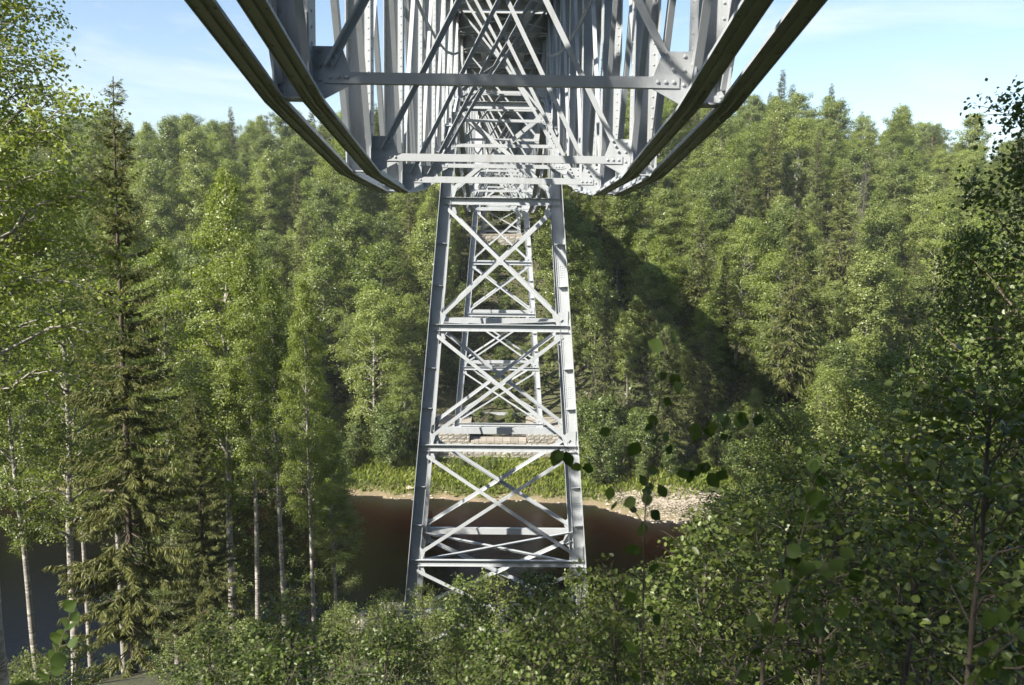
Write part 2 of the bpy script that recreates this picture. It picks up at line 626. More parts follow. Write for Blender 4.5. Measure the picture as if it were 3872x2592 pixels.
def span(Y0, Y1, n, hmid, hend, label, detail):
    root = empty('truss_span', P(0, Y0, hend))
    tag(root, label, 'bridge span', 'fish bellied truss spans of the bridge')
    Y0, Y1 = Y0 + 0.2, Y1 - 0.2
    dy = (Y1 - Y0) / n
    ys = [Y0 + dy * k for k in range(n + 1)]
    a = (hend - hmid) / (n / 2) ** 2
    hs = [hmid + a * (k - n / 2) ** 2 for k in range(n + 1)]

    def xb(h):                     # truss leans out slightly towards the bottom
        return XT + 0.012 * (3.0 - h)
    for sd in (-1, 1):
        # curved lower chord: two angle-built halves, one object per panel and half
        for k in range(n):
            p0, p1 = P(sd * xb(hs[k]), ys[k], hs[k]), P(sd * xb(hs[k + 1]), ys[k + 1], hs[k + 1])
            d = (p1 - p0).normalized()
            up = d.cross(X * -1).normalized()
            if up.z < 0:
                up = -up
            for half in (-1, 1):
                mb = MB()
                off = X * (half * 0.17)
                q0, q1 = p0 + off - d * 0.02, p1 + off + d * 0.02
                mb.bar(q0, q1, X, up, -0.011, 0.011, -0.155, -0.02)         # web plate
                mb.bar(q0, q1, X, up, -0.095, -0.011, -0.13, -0.117)        # bottom angles
                mb.bar(q0, q1, X, up, 0.011, 0.095, -0.13, -0.117)
                mb.bar(q0, q1, X, up, -0.095, -0.084, -0.146, -0.13)
                mb.bar(q0, q1, X, up, 0.084, 0.095, -0.146, -0.13)
                mb.bar(q0, q1, X, up, -0.024, -0.011, -0.117, -0.04)
                mb.bar(q0, q1, X, up, 0.011, 0.024, -0.117, -0.04)
                ch = mb.build('lower_chord', M['chord'], root)
                if detail > 0:
                    rv = MB()
                    nb_ = 3 if detail > 1 else 2
                    for e in (-1, 1):
                        rv.row(q0 + X * (e * 0.058) - up * 0.13, q1 + X * (e * 0.058) - up * 0.13, -up, 0.55, 0.014, 0.6)
                        for c0 in (q0, q1 - d * 0.45):
                            for j in range(8 if detail > 1 else 4):
                                pp = c0 + d * (0.05 + j * (0.055 if detail > 1 else 0.11))
                                rv.rivet(pp + X * (e * 0.05) - up * 0.13, -up, 0.016)
                        rv.row(q0 + X * (e * 0.024) - up * 0.078, q1 + X * (e * 0.024) - up * 0.078, X * e, 0.5, 0.014, 0.3)
                    rv.build('rivets', M['chord'], ch, 'stuff')
        for k in range(n + 1):
            p = P(sd * xb(hs[k]), ys[k], hs[k])
            mb = MB()
            if k not in (0, n):
                mb.bar(p - X * 0.17, p + X * 0.17, Y_, Zx, -0.13, 0.13, -0.115, -0.1)
                mb.build('tie_plate', M['chord'], root)
            # riveted post with a wide web across the bridge
            mb = MB()
            b0, b1 = p + Zx * -0.1, P(sd * XT * 1.0 - sd * 0.03, ys[k], TOPH)
            fw = 0.15
            mb.bar(b0, b1, X, Y_, -fw, fw, -0.008, 0.008)
            for e in (-1, 1):
                mb.bar(b0, b1, X, Y_, e * fw - 0.007, e * fw + 0.007, -0.17, 0.11)
                for f_ in (-1, 1):
                    xa, xb_ = sorted((e * (fw - 0.007), e * (fw - 0.075)))
                    ya, yb_ = sorted((f_ * 0.008, f_ * 0.02))
                    mb.bar(b0, b1, X, Y_, xa, xb_, ya, yb_)
            post = mb.build('post', M['paint'], root)
            if detail > 0:
                rv = MB()
                st = 0.13 if detail > 1 else 0.26
                for e in (-1, 1):
                    rv.row(b0 + X * (e * (fw - 0.04)) - Y_ * 0.02, b1 + X * (e * (fw - 0.04)) - Y_ * 0.02, -Y_, st, 0.015)
                    rv.row(b0 + X * (e * (fw + 0.007)) - Y_ * 0.06, b1 + X * (e * (fw + 0.007)) - Y_ * 0.06, X * e, st, 0.015)
                rv.build('rivets', M['paint'], post, 'stuff')
        # diagonals in the truss plane: paired flat bars
        for k in range(n):
            kk = (k, k + 1) if k < n / 2 else (k + 1, k)
            top_k, bot_k = kk
            pt = P(sd * (XT - 0.03), ys[top_k], TOPH - 0.15)
            pb = P(sd * xb(hs[bot_k]), ys[bot_k], hs[bot_k] + 0.05)
            for half in (-1, 1):
                mb = MB()
                d = (pb - pt).normalized()
                up = d.cross(X).normalized()
                mb.bar(pt + X * half * 0.11, pb + X * half * 0.11, X, up, -0.012, 0.012, -0.075, 0.075)
                mb.bar(pt + X * half * 0.11, pb + X * half * 0.11, X, up, *sorted((half * 0.012, half * 0.06)), 0.06, 0.075)
                mb.build('diagonal', M['paint'], root)
            if abs(k + 0.5 - n / 2) < n * 0.4:
                mb = MB()
                pt = P(sd * (XT - 0.03), ys[bot_k], TOPH - 0.15)
                pb = P(sd * xb(hs[top_k]), ys[top_k], hs[top_k] + 0.05)
                d = (pb - pt).normalized()
                up = d.cross(X).normalized()
                mb.bar(pt, pb, X, up, -0.01, 0.01, -0.05, 0.05)
                mb.bar(pt, pb, X, up, -0.05, 0.05, 0.04, 0.05)
                mb.build('counter_diagonal', M['paint'], root)
            # longitudinal strut half way up the posts
            ha, hb = (hs[k] + TOPH) / 2, (hs[k + 1] + TOPH) / 2
            mb = MB()
            pa, pb = P(sd * (XT - 0.19), ys[k], ha), P(sd * (XT - 0.19), ys[k + 1], hb)
            d = (pb - pa).normalized()
            up = d.cross(X).normalized()
            mb.bar(pa, pb, X, up, -0.035, 0.035, -0.006, 0.006)
            mb.bar(pa, pb, X, up, -0.006, 0.006, -0.04, 0.04)
            mb.build('longitudinal_strut', M['paint'], root)
        mb = MB()
        q0, q1 = P(sd * (XT - 0.03), Y0, TOPH), P(sd * (XT - 0.03), Y1, TOPH)
        mb.bar(q0, q1, X, Zx, -0.2, -0.17, -0.2, 0.2)
        mb.bar(q0, q1, X, Zx, 0.17, 0.2, -0.2, 0.2)
        mb.bar(q0, q1, X, Zx, -0.26, 0.26, 0.2, 0.225)
        mb.build('upper_chord', M['paint'], root)
        mb = MB()
        q0, q1 = P(sd * 0.8, Y0, 0), P(sd * 0.8, Y1, 0)
        mb.bar(q0, q1, X, Zx, -0.01, 0.01, DECK + 0.25, DECK + 0.75)
        mb.bar(q0, q1, X, Zx, -0.12, 0.12, DECK + 0.235, DECK + 0.25)
        mb.bar(q0, q1, X, Zx, -0.12, 0.12, DECK + 0.75, DECK + 0.765)
        mb.build('stringer', M['paint'], root)
    for k in range(n + 1):
        h, y = hs[k], ys[k]
        xi = xb(h) - 0.21
        # bottom cross strut
        mb = MB()
        hz = h + 0.02 + 0.06
        mb.bar(P(-xi + 0.05, y, hz), P(xi - 0.05, y, hz), Y_, Zx, -0.032, -0.02, -0.038, 0.045)
        mb.bar(P(-xi + 0.05, y, hz), P(xi - 0.05, y, hz), Y_, Zx, -0.032, 0.055, -0.05, -0.038)
        stt = mb.build('cross_strut', M['paint'], root)
        for sd in (-1, 1):
            x0 = sd * (xb(h) - 0.16)
            mb = MB()
            pts = [P(x0, y, h - 0.1), P(x0 - sd * 0.1, y, h - 0.1), P(x0 - sd * 0.33, y, h + 0.02), P(x0 - sd * 0.33, y, h + 0.12), P(x0 - sd * 0.25, y, h + 0.34), P(x0, y, h + 0.34)]
            mb.plate([p - Y_ * 0.02 for p in (pts if sd > 0 else pts[::-1])], Y_, 0.014)
            gs = mb.build('gusset_plate', M['paint'], root)
            if detail > 1 or (detail == 1 and k % 2 == 0):
                rv = MB()
                for j in range(3):
                    rv.rivet(P(x0 - sd * (0.15 + 0.07 * j), y, hz) - Y_ * 0.032, -Y_, 0.02)
                    rv.rivet(P(x0 - sd * (0.16 + 0.035 * j), y, h + 0.19 + 0.065 * j) - Y_ * 0.032, -Y_, 0.02)
                    rv.rivet(P(x0 - sd * 0.06, y, h + 0.06 + 0.12 * j) - Y_ * 0.02, -Y_, 0.02)
                rv.build('rivets', M['paint'], gs, 'stuff')
            # sway brace to the far upper corner
            mb = MB()
            off = -0.034 if sd < 0 else 0.012
            xa = xi - 0.09
            pa, pb = P(sd * xa, y + off, h + 0.16), P(-sd * (xa - 0.02), y + off, DECK + 0.1)
            if DECK - h > 1.2:
                if sd < 0:
                    d_ = (pb - pa).normalized()
                    s_ = d_.cross(Y_).normalized()
                    if s_.x > 0:
                        s_ = -s_
                    mb.bar(pa, pb, s_, Y_, -0.034, 0.034, 0, 0.012)
                    mb.bar(pa, pb, s_, Y_, 0.022, 0.034, -0.08, 0)
                else:
                    angle_bar(mb, pa, pb, -Y_, 0.07, second='up')
                mb.build('sway_brace', M['paint'], root)
        # floor beam
        mb = MB()
        mb.bar(P(-XT + 0.14, y, 0), P(XT - 0.14, y, 0), Y_, Zx, -0.008, 0.008, DECK + 0.02, DECK + 0.62)
        mb.bar(P(-XT + 0.14, y, 0), P(XT - 0.14, y, 0), Y_, Zx, -0.11, 0.11, DECK, DECK + 0.02)
        mb.bar(P(-XT + 0.14, y, 0), P(XT - 0.14, y, 0), Y_, Zx, -0.11, 0.11, DECK + 0.62, DECK + 0.64)
        fb = mb.build('floor_beam', M['paint'], root)
    for k in range(n):
        # lateral bracing under the floor
        for sd in (-1, 1):
            mb = MB()
            mb.bar(P(-sd * (XT - 0.2), ys[k] + 0.1, DECK + 0.12 + 0.02 * sd), P(sd * (XT - 0.2), ys[k + 1] - 0.1, DECK + 0.12 + 0.02 * sd), Zx, Vector((0, 1, 0)), -0.008, 0.008, -0.045, 0.045)
            mb.build('lateral_brace', M['paint'], root)
        mb = MB()
        mb.box(-1.75, 1.75, ys[k] + 0.006, ys[k + 1] - 0.006, Z(DECK + 0.775), Z(DECK + 0.83))
        mb.build('deck_plate', M['deck'], root)
    return root


YA, YB, YC, YD, YE = -2.9, 32.2, 71.5, 107.2, 143.0
span(YA, YB, 10, 0.46, 4.25, 'nearest riveted grey truss span, directly overhead with large curved lower chords', 2)
span(YB, YC, 11, 0.16, 4.25, 'second truss span, between the nearest steel tower and the tower on stone pedestals', 1)
span(YC, YD, 10, 0.5, 4.25, 'third truss span, seen small beyond the tower on stone pedestals', 0)
span(YD, YE, 10, 0.5, 4.25, 'farthest truss span, running into the wooded hill', 0)


def tower(yc, base_h, label, levels, detail, bottom_x=True):
    root = empty('steel_tower', P(0, yc, base_h))
    tag(root, label, 'bridge tower', 'steel towers of the bridge')
    TOP = 4.03

    def leg_p(sx, sy, h):
        t = TOP - h
        return P(sx * (1.75 + 0.081 * t), yc + sy * (0.27 + 0.076 * t), h)
    for sx in (-1, 1):
        for sy in (-1, 1):
            mb = MB()
            p0, p1 = leg_p(sx, sy, TOP), leg_p(sx, sy, base_h)
            d = (p1 - p0).normalized()
            fy = (Y_ * sy - d * (Y_ * sy).dot(d)).normalized()
            s = d.cross(fy).normalized()
            if s.x * sx < 0:
                s = -s
            W = 0.2
            mb.bar(p0, p1, s, fy, -W, W, -0.01, 0.01)
            mb.bar(p0, p1, s, fy, W - 0.012, W + 0.004, -0.12, 0.36)
            mb.bar(p0, p1, s, fy, -W - 0.004, -W + 0.012, -0.12, 0.06)
            mb.bar(p0, p1, s, fy, -W + 0.012, -W + 0.09, 0.01, 0.024)
            lg = mb.build('leg', M['paint'], root)
            st = MB()
            rv = MB()
            for a, b in zip(levels[:-1], levels[1:]):
                for f in (1 / 3, 2 / 3):
                    hh = a + (b - a) * f
                    c = p0 + d * ((TOP - hh) / (TOP - base_h) * (p1 - p0).length)
                    st.bar(c - d * 0.008, c + d * 0.008, s, fy, -W + 0.03, W - 0.013, 0.012, 0.17)
            st.build('stiffener_plates', M['paint'], lg)
            if detail and sy < 0:
                off = fy * 0.024
                rv.row(p0 - s * (W - 0.05) + off, p1 - s * (W - 0.05) + off, fy, 0.16, 0.016)
                rv.row(p0 + s * (W - 0.05) + fy * 0.01, p1 + s * (W - 0.05) + fy * 0.01, fy, 0.16, 0.016)
                for hh in levels[1:-1]:
                    for a in range(4):
                        for b in range(6):
                            c = p0 + d * ((TOP - (hh + 1.9)) / (TOP - base_h) * (p1 - p0).length)
                            rv.rivet(c + s * (-0.1 + a * 0.065) - d * (b * 0.08) + fy * 0.01, fy, 0.02)
                rv.build('rivets', M['paint'], lg, 'stuff')
    for sy in (-1, 1):
        for j, h in enumerate(levels):
            if j == 0:
                h -= 0.15
            a, b = leg_p(-1, sy, h), leg_p(1, sy, h)
            a, b = a - X * 0.12 + Y_ * sy * 0.03, b + X * 0.12 + Y_ * sy * 0.03
            mb = MB()
            f = Y_ * sy
            mb.bar(a, b, f, Zx, -0.006, 0.006, -0.13, 0.13)
            mb.bar(a, b, f, Zx, 0.006, 0.13, 0.118, 0.13)
            mb.bar(a, b, f, Zx, 0.006, 0.08, -0.13, -0.118)
            so = mb.build('tower_strut', M['paint'], root)
            if detail and sy < 0:
                rv = MB()
                rv.row(a + f * 0.08 + Zx * 0.13, b + f * 0.08 + Zx * 0.13, Zx, 0.17, 0.017, 0.5)
                rv.build('rivets', M['paint'], so, 'stuff')
        for j in range(len(levels) - 1):
            h0, h1 = levels[j] - 0.3, levels[j + 1] + 0.3
            for sx in (-1, 1):
                a, b = leg_p(sx, sy, h0) - X * sx * 0.12, leg_p(-sx, sy, h1) + X * sx * 0.12
                o = Y_ * sy * (0.03 if sx > 0 else 0.085)
                mb = MB()
                d = (b - a).normalized()
                nrm = (Y_ * sy - d * d.dot(Y_ * sy)).normalized()
                angle_bar(mb, a + o, b + o, nrm, 0.15 if j == 0 else 0.13, 0.014, 'up' if (sx > 0) == (sy > 0) else 'down')
                mb.build('cross_brace', M['paint'], root)
                for q in ((a, b) if detail else ()):
                    pass
            if detail:
                for sx in (-1, 1):
                    for hh, sg in ((levels[j], -1), (levels[j + 1], 1)):
                        q = leg_p(sx, sy, hh) + Y_ * sy * 0.012
                        mb = MB()
                        pts = [q + X * sx * 0.1 + Zx * sg * 0.05, q - X * sx * 0.32 + Zx * sg * 0.12, q - X * sx * 0.42 + Zx * sg * 0.42, q - X * sx * 0.2 + Zx * sg * 0.62 , q + X * sx * 0.1 + Zx * sg * 0.7]
                        mb.plate(pts, Y_ * sy, 0.014)
                        mb.build('gusset_plate', M['paint'], root)
    # horizontal bracing and side struts
    for j, h in enumerate(levels):
        if j in (2, 4):
            for sg in (-1, 1):
                a, b = leg_p(-1, -1 * sg, h), leg_p(1, 1 * sg, h)
                d = (b - a).normalized()
                mb = MB()
                mb.bar(a, b, d.cross(Zx), Zx, -0.06, 0.06, 0.0 + 0.03 * sg, 0.014 + 0.03 * sg)
                mb.bar(a, b, d.cross(Zx), Zx, -0.06, -0.048, -0.1 + 0.03 * sg, 0.0 + 0.03 * sg)
                mb.build('horizontal_brace', M['paint'], root)
        for sx in (-1, 1):
            a, b = leg_p(sx, -1, h), leg_p(sx, 1, h)
            mb = MB()
            mb.bar(a, b, X, Zx, -0.01, 0.01, -0.1, 0.1)
            mb.build('side_strut', M['paint'], root)
            if j + 1 < len(levels):
                for sg in (-1, 1):
                    a, b = leg_p(sx, -sg, h), leg_p(sx, sg, levels[j + 1])
                    mb = MB()
                    mb.bar(a, b, X, (b - a).normalized().cross(X), 0.02 * sg - 0.006, 0.02 * sg + 0.006, -0.045, 0.045)
                    mb.build('side_brace', M['paint'], root)
    for sx in (-1, 1):
        mb = MB()
        q = leg_p(sx, 0, TOP)
        mb.box(q.x - 0.24, q.x + 0.24, yc - 0.42, yc + 0.42, Z(TOP), Z(TOP + 0.06))
        mb.box(q.x - 0.16, q.x + 0.16, yc - 0.18, yc + 0.18, Z(TOP + 0.06), Z(TOP + 0.16))
        mb.build('bearing', M['chord'], root)
        for sy in (-1, 1):
            q = leg_p(sx, sy, base_h)
            mb = MB()
            mb.box(q.x - 0.38, q.x + 0.38, q.y - 0.34, q.y + 0.34, Z(base_h) - 0.0, Z(base_h) + 0.05)
            mb.build('base_plate', M['paint'], root)
    return root


tower(YB, -16.9, 'nearest tall white steel lattice tower rising out of the foreground bushes', [4.0, 0.42, -4.2, -8.68, -13.05, -16.75], 1)
tower(YC, -17.68, 'second steel tower standing on the stone pedestals across the river', [4.0, 0.32, -4.1, -8.35, -12.8, -17.5], 1)
tower(YD, -2.5, 'short third steel tower in the shade on the far slope', [4.0, 0.6, -2.2], 0)


# ------------------------------------------------------------------ masonry piers
def block_meshes(k, m, rough=0.05):
    out = []
    for s in range(k):
        rs = np.random.RandomState(100 + s)
        nxx, nzz = 4, 3
        xs_, zs_ = np.linspace(-0.5, 0.5, nxx), np.linspace(0, 1, nzz)
        v, f = [], []
        for zz in zs_:
            for xx in xs_:
                edge = abs(xx) > 0.49 or zz < 0.01 or zz > 0.99
                v.append((xx * 0.97 + (0 if edge else rs.uniform(-0.06, 0.06)), -0.0 - (0.0 if edge else rs.uniform(0.35, 1.0)) * 1.0, 0.02 + zz * 0.95))
        for j in range(nzz - 1):
            for i in range(nxx - 1):
                a = j * nxx + i
                f.append((a, a + 1, a + nxx + 1, a + nxx))
        b = len(v)
        v += [(-0.485, 4, 0.02), (0.485, 4, 0.02), (0.485, 4, 0.97), (-0.485, 4, 0.97)]
        f.append(tuple(range(nxx))[::-1] + (b, b + 1))
        f.append(tuple((nzz - 1) * nxx + i for i in range(nxx)) + (b + 2, b + 3))
        f.append((0, nxx, 2 * nxx, b + 3, b))
        f.append((nxx - 1, b + 1, b + 2, 3 * nxx - 1, 2 * nxx - 1))
        me = bpy.data.meshes.new('block')
        me.from_pydata(v, [], f)
        me.update()
        me.materials.append(m)
        out.append(me)
    return out


BLK = block_meshes(7, M['stone'])


def face_blocks(root, x0, x1, y, z0, z1, rot, row, lo, hi, rs, name='block'):
    """courses of rough blocks along a face from x0 to x1 (local, before rot about z at the face)"""
    nrow = max(1, round((z1 - z0) / row))
    rh = (z1 - z0) / nrow
    b = BASE[root.name]
    for r in range(nrow):
        x = x0
        while x < x1 - 0.02:
            wd = rs.uniform(lo, hi)
            if x1 - (x + wd) < lo * 0.6:
                wd = x1 - x
            o = bpy.data.objects.new(name, BLK[rs.randint(len(BLK))])
            col.objects.link(o)
            o.parent = root
            BASE[o.name] = b
            cx = x + wd / 2
            if rot == 0:
                loc, rz = (cx, y - 0.0 + rs.uniform(-0.02, 0.02), z0 + r * rh), 0
            elif rot > 0:            # faces +x
                loc, rz = (y + rs.uniform(-0.02, 0.02), cx, z0 + r * rh), math.pi / 2
            else:
                loc, rz = (y + rs.uniform(-0.02, 0.02), cx, z0 + r * rh), -math.pi / 2
            o.location = (loc[0] - b.x, loc[1] - b.y, loc[2] - b.z)
            o.rotation_euler = (0, 0, rz)
            o.scale = (wd - 0.012, 0.055, rh)
            x += wd


def box_part(root, name, m, *a):
    mb = MB()
    mb.box(*a)
    return mb.build(name, m, root)


def slabs(root, x0, x1, y0, y1, z, nx_, ny_, rs):
    for i in range(nx_):
        for j in range(ny_):
            a, b = x0 + (x1 - x0) * i / nx_, x0 + (x1 - x0) * (i + 1) / nx_
            c, d = y0 + (y1 - y0) * j / ny_, y0 + (y1 - y0) * (j + 1) / ny_
            box_part(root, 'coping_slab', M['coping'], a + 0.012, b - 0.012, c + 0.012, d - 0.012, z - 0.2, z + rs.uniform(-0.012, 0.012))


rs = np.random.RandomState(5)
pr = empty('stone_pier', P(0, 71, -21.5))
tag(pr, 'rough granite block pier with two raised pedestals on the far river bank', 'stone pier', 'stone piers of the bridge')
yf0 = 68.3
box_part(pr, 'core', M['mortar'], -5.5, 5.3, yf0 + 0.06, 76, Z(-21.9), Z(-18.75))
face_blocks(pr, -5.55, 5.35, yf0, Z(-20.9), Z(-18.75), 0, 0.34, 0.4, 0.95, rs)
slabs(pr, -2.3, 2.3, yf0 - 0.04, yf0 + 1.25, Z(-18.55), 7, 1, rs)
for sx in (-1, 1):
    x0, x1 = (-5.5, -2.4) if sx < 0 else (2.4, 5.25)
    box_part(pr, 'pedestal_core', M['mortar'], x0 + 0.06, x1 - 0.06, yf0 + 0.07, 74.9, Z(-18.74), Z(-17.9))
    face_blocks(pr, x0, x1, yf0 + 0.01, Z(-18.75), Z(-17.9), 0, 0.3, 0.35, 0.85, rs)
    face_blocks(pr, yf0 + 0.05, 74.9, x1 if sx < 0 else x0, Z(-18.75), Z(-17.9), 1 if sx < 0 else -1, 0.3, 0.5, 1.1, rs)
    slabs(pr, x0 - 0.05, x1 + 0.05, yf0 - 0.05, 75, Z(-17.69), 2, 4, rs)
pr3 = empty('stone_pier', P(0, YD, -7))
tag(pr3, 'shaded stone pier under the short third tower on the far slope', 'stone pier', 'stone piers of the bridge')
box_part(pr3, 'core', M['mortar'], -3.6, 3.6, YD - 2.2, YD + 2.2, Z(-9), Z(-2.75))
face_blocks(pr3, -3.65, 3.65, YD - 2.26, Z(-6.6), Z(-2.75), 0, 0.48, 0.6, 1.2, rs)
slabs(pr3, -3.7, 3.7, YD - 2.3, YD + 2.3, Z(-2.54), 4, 2, rs)
pr1 = empty('stone_pier', P(0, YB, -19))
tag(pr1, 'stone pier under the nearest tower, hidden among the foreground bushes', 'stone pier', 'stone piers of the bridge')
box_part(pr1, 'core', M['mortar'], -5, 5, YB - 3, YB + 3, Z(-21), Z(-17.1))
face_blocks(pr1, -5.05, 5.05, YB - 3.06, Z(-18.1), Z(-17.1), 0, 0.5, 0.7, 1.2, rs)
slabs(pr1, -5.1, 5.1, YB - 3.1, YB + 3.1, Z(-16.91), 5, 2, rs)
for yy, sgn, lb in ((YA, -1, 'granite abutment behind the viewpoint carrying the near end of the bridge'), (YE, 1, 'granite abutment on the hill carrying the far end of the bridge')):
    ab = empty('stone_abutment', P(0, yy, 0))
    tag(ab, lb, 'abutment')
    ya, yb = sorted((yy - 0.6 * sgn * -1 * -1, yy + 3.0 * sgn))
    box_part(ab, 'bearing_wall', M['stone'], -3.2, 3.2, ya, yb, Z(-3), Z(4.25))
    ya, yb = sorted((yy + 0.9 * sgn, yy + 3.2 * sgn))
    box_part(ab, 'back_wall', M['stone'], -3.25, 3.25, ya, yb, Z(4.26), Z(7.4))


# ------------------------------------------------------------------ plants: generators
def tube_np(pts, rad, sides=5):
    pts = np.asarray(pts, float)
    n = len(pts)
    d = np.gradient(pts, axis=0)
    d /= np.linalg.norm(d, axis=1, keepdims=True) + 1e-9
    ref = np.where(np.abs(d[:, 2:3]) > 0.9, np.array([[1.0, 0, 0]]), np.array([[0, 0, 1.0]]))
    a = np.cross(d, ref)
    a /= np.linalg.norm(a, axis=1, keepdims=True) + 1e-9
    b = np.cross(d, a)
    t = np.arange(sides) * 2 * math.pi / sides
    ring = (a[:, None, :] * np.cos(t)[None, :, None] + b[:, None, :] * np.sin(t)[None, :, None])
    V = pts[:, None, :] + ring * np.asarray(rad)[:, None, None]
    V = V.reshape(-1, 3)
    q = []
    for i in range(n - 1):
        for k in range(sides):
            k2 = (k + 1) % sides
            q.append((i * sides + k, i * sides + k2, (i + 1) * sides + k2, (i + 1) * sides + k))
    return V, np.array(q, int)


class Wood:
    def __init__(s):
        s.V, s.Q, s.n = [], [], 0

    def add(s, pts, rad, sides=5):
        v, q = tube_np(pts, rad, sides)
        s.V.append(v)
        s.Q.append(q + s.n)
        s.n += len(v)

    def mesh(s, name):
        return arr_mesh(name, np.concatenate(s.V), np.concatenate(s.Q), smooth=True)


def unit(v):
    return v / (np.linalg.norm(v, axis=-1, keepdims=True) + 1e-9)


def leaves_mesh(rs, pos, size, name, kind='diamond', up=0.7, hang=0.5, aspect=0.62, tint=None, axis=None, outward=0.0):
    n = len(pos)
    rad = pos * np.array([1.0, 1.0, 0.0])
    nrm = unit(rs.normal(size=(n, 3)) * (1.0 if not outward else 0.8) + np.array([0, 0, up]) + unit(rad) * outward)
    ax = rs.normal(size=(n, 3)) + np.array([0, 0, -hang])
    if axis is not None:
        ax = ax * 0.6 + axis
    ax = unit(ax - nrm * np.sum(ax * nrm, 1, keepdims=True))
    sd = np.cross(nrm, ax)
    L = (size * rs.uniform(0.7, 1.25, n))[:, None]
    Wd = L * aspect
    if tint is None:
        tint = np.clip(rs.normal(0.5, 0.2, n), 0, 1)
    if kind == 'diamond':
        fold = nrm * Wd * rs.uniform(0.0, 0.3, n)[:, None]
        V = np.stack([pos, pos + ax * L * 0.45 + sd * Wd * 0.5 + fold, pos + ax * L, pos + ax * L * 0.45 - sd * Wd * 0.5 + fold], 1).reshape(-1, 3)
        Q = np.arange(n * 4).reshape(n, 4)
        return arr_mesh(name, V, Q, tint)
    fold = nrm * Wd * rs.uniform(0.05, 0.3, n)[:, None]
    curl = nrm * L * rs.uniform(-0.2, 0.1, n)[:, None]
    V = np.stack([pos, pos + ax * L * 0.28 + sd * Wd * 0.47 + fold, pos + ax * L * 0.7 + sd * Wd * 0.38 + fold + curl * 0.5,
                  pos + ax * L + curl, pos + ax * L * 0.7 - sd * Wd * 0.38 + fold + curl * 0.5, pos + ax * L * 0.28 - sd * Wd * 0.47 + fold], 1).reshape(-1, 3)
    b = (np.arange(n) * 6)[:, None]
    Q = np.concatenate([b + np.array([[0, 1, 2, 3]]), b + np.array([[0, 3, 4, 5]])], 1).reshape(-1, 4)
    return arr_mesh(name, V, Q, np.repeat(tint, 2))


def broadleaf(seed, H, cb, R, nb, nsub, nleaf, lsize, el0, el1, droop, jit, tr, bark, leafm, kind='diamond', prof='egg', lean=0.02, aspect=0.62, up=0.7, hang=0.5, sub_r=0.35, lowleaf=0.0):
    rs = np.random.RandomState(seed)
    wd = Wood()
    nt = 12
    tz = np.linspace(0, 1, nt)
    off = np.cumsum(rs.normal(0, lean * H / nt * 1.6, (nt, 2)), 0) * np.linspace(0.3, 1, nt)[:, None]
    off -= off[0]
    tp = np.concatenate([off, (tz * H)[:, None]], 1)
    tp[0, 2] = -0.4
    wd.add(tp, tr * (1 - tz) ** 0.85 + 0.008 + tr * 0.35 * np.exp(-tz * 25), 7)

    def trunk(t):
        return np.array([np.interp(t, tz, tp[:, k]) for k in range(3)])
    segA, segB, wt = [], [], []
    for i in range(nb):
        f = (i + rs.uniform(0, 1)) / nb
        t = cb + (0.985 - cb) * f ** 0.9
        if prof == 'egg':
            pr_ = (np.sin(math.pi * min(1, f ** 0.62 * 0.95 + 0.05)) ** 0.9)
        elif prof == 'cone':
            pr_ = (1 - f) ** 0.7 * (0.55 + 0.45 * min(1, f * 5))
        else:
            pr_ = (np.sin(math.pi * min(1, f * 0.9 + 0.1)) ** 0.5)
        az = i * 2.4 + rs.uniform(-0.5, 0.5)
        L = R * pr_ * rs.uniform(0.65, 1.2) + 0.12 * R
        el = el0 + (el1 - el0) * f + rs.uniform(-0.12, 0.12)
        s = np.linspace(0, 1, 6)
        st = trunk(t)
        dh = np.array([math.cos(az), math.sin(az), 0])
        pts = st + dh * (L * s * math.cos(el))[:, None] + np.array([0, 0, 1]) * (L * s * math.sin(el) - droop * L * s * s)[:, None]
        pts[1:] += rs.normal(0, 0.03 * L, (5, 3))
        r0 = tr * (1 - t) ** 0.7 * 0.42 + min(0.005, tr * 0.12)
        wd.add(pts, r0 * (1 - s) ** 0.8 + 0.003, 4)
        segA.append(pts[3]); segB.append(pts[5]); wt.append(np.linalg.norm(pts[5] - pts[3]) * 0.8)
        for j in range(nsub):
            s0 = rs.uniform(0.18, 1.0)
            a0 = np.array([np.interp(s0, s, pts[:, k]) for k in range(3)])
            az2 = az + rs.choice([-1, 1]) * rs.uniform(0.3, 1.3)
            L2 = L * sub_r * rs.uniform(0.6, 1.3) * (1.25 - 0.5 * s0) + 0.05 * R
            e2 = el * 0.5 + rs.uniform(-0.35, 0.45)
            s2 = np.linspace(0, 1, 4)
            d2 = np.array([math.cos(az2), math.sin(az2), 0])
            p2 = a0 + d2 * (L2 * s2 * math.cos(e2))[:, None] + np.array([0, 0, 1]) * (L2 * s2 * math.sin(e2) - (droop * 1.6) * L2 * s2 * s2)[:, None]
            if nb * nsub < 700:
                wd.add(p2, r0 * 0.35 * (1 - s2) + 0.0025, 3)
            for k in range(3):
                segA.append(p2[k]); segB.append(p2[k + 1]); wt.append(L2 / 3 * (0.6 + 0.3 * k) * rs.uniform(0.4, 1.6))
    segA, segB, wt = np.array(segA), np.array(segB), np.array(wt)
    pick = rs.choice(len(wt), nleaf, p=wt / wt.sum())
    u = rs.uniform(0, 1, nleaf)[:, None]
    pos = segA[pick] * (1 - u) + segB[pick] * u + rs.normal(0, jit, (nleaf, 3))
    segt = rs.normal(0, 0.14, len(wt))[pick]
    tint = np.clip(0.5 + segt + rs.normal(0, 0.15, nleaf), 0, 1)
    lm = leaves_mesh(rs, pos, lsize, 'crown', kind, up, hang, aspect, tint, outward=1.0 if kind == 'diamond' else 0.3)
    tm = wd.mesh('trunk')
    tm.materials.append(bark)
    lm.materials.append(leafm)
    return tm, lm, H


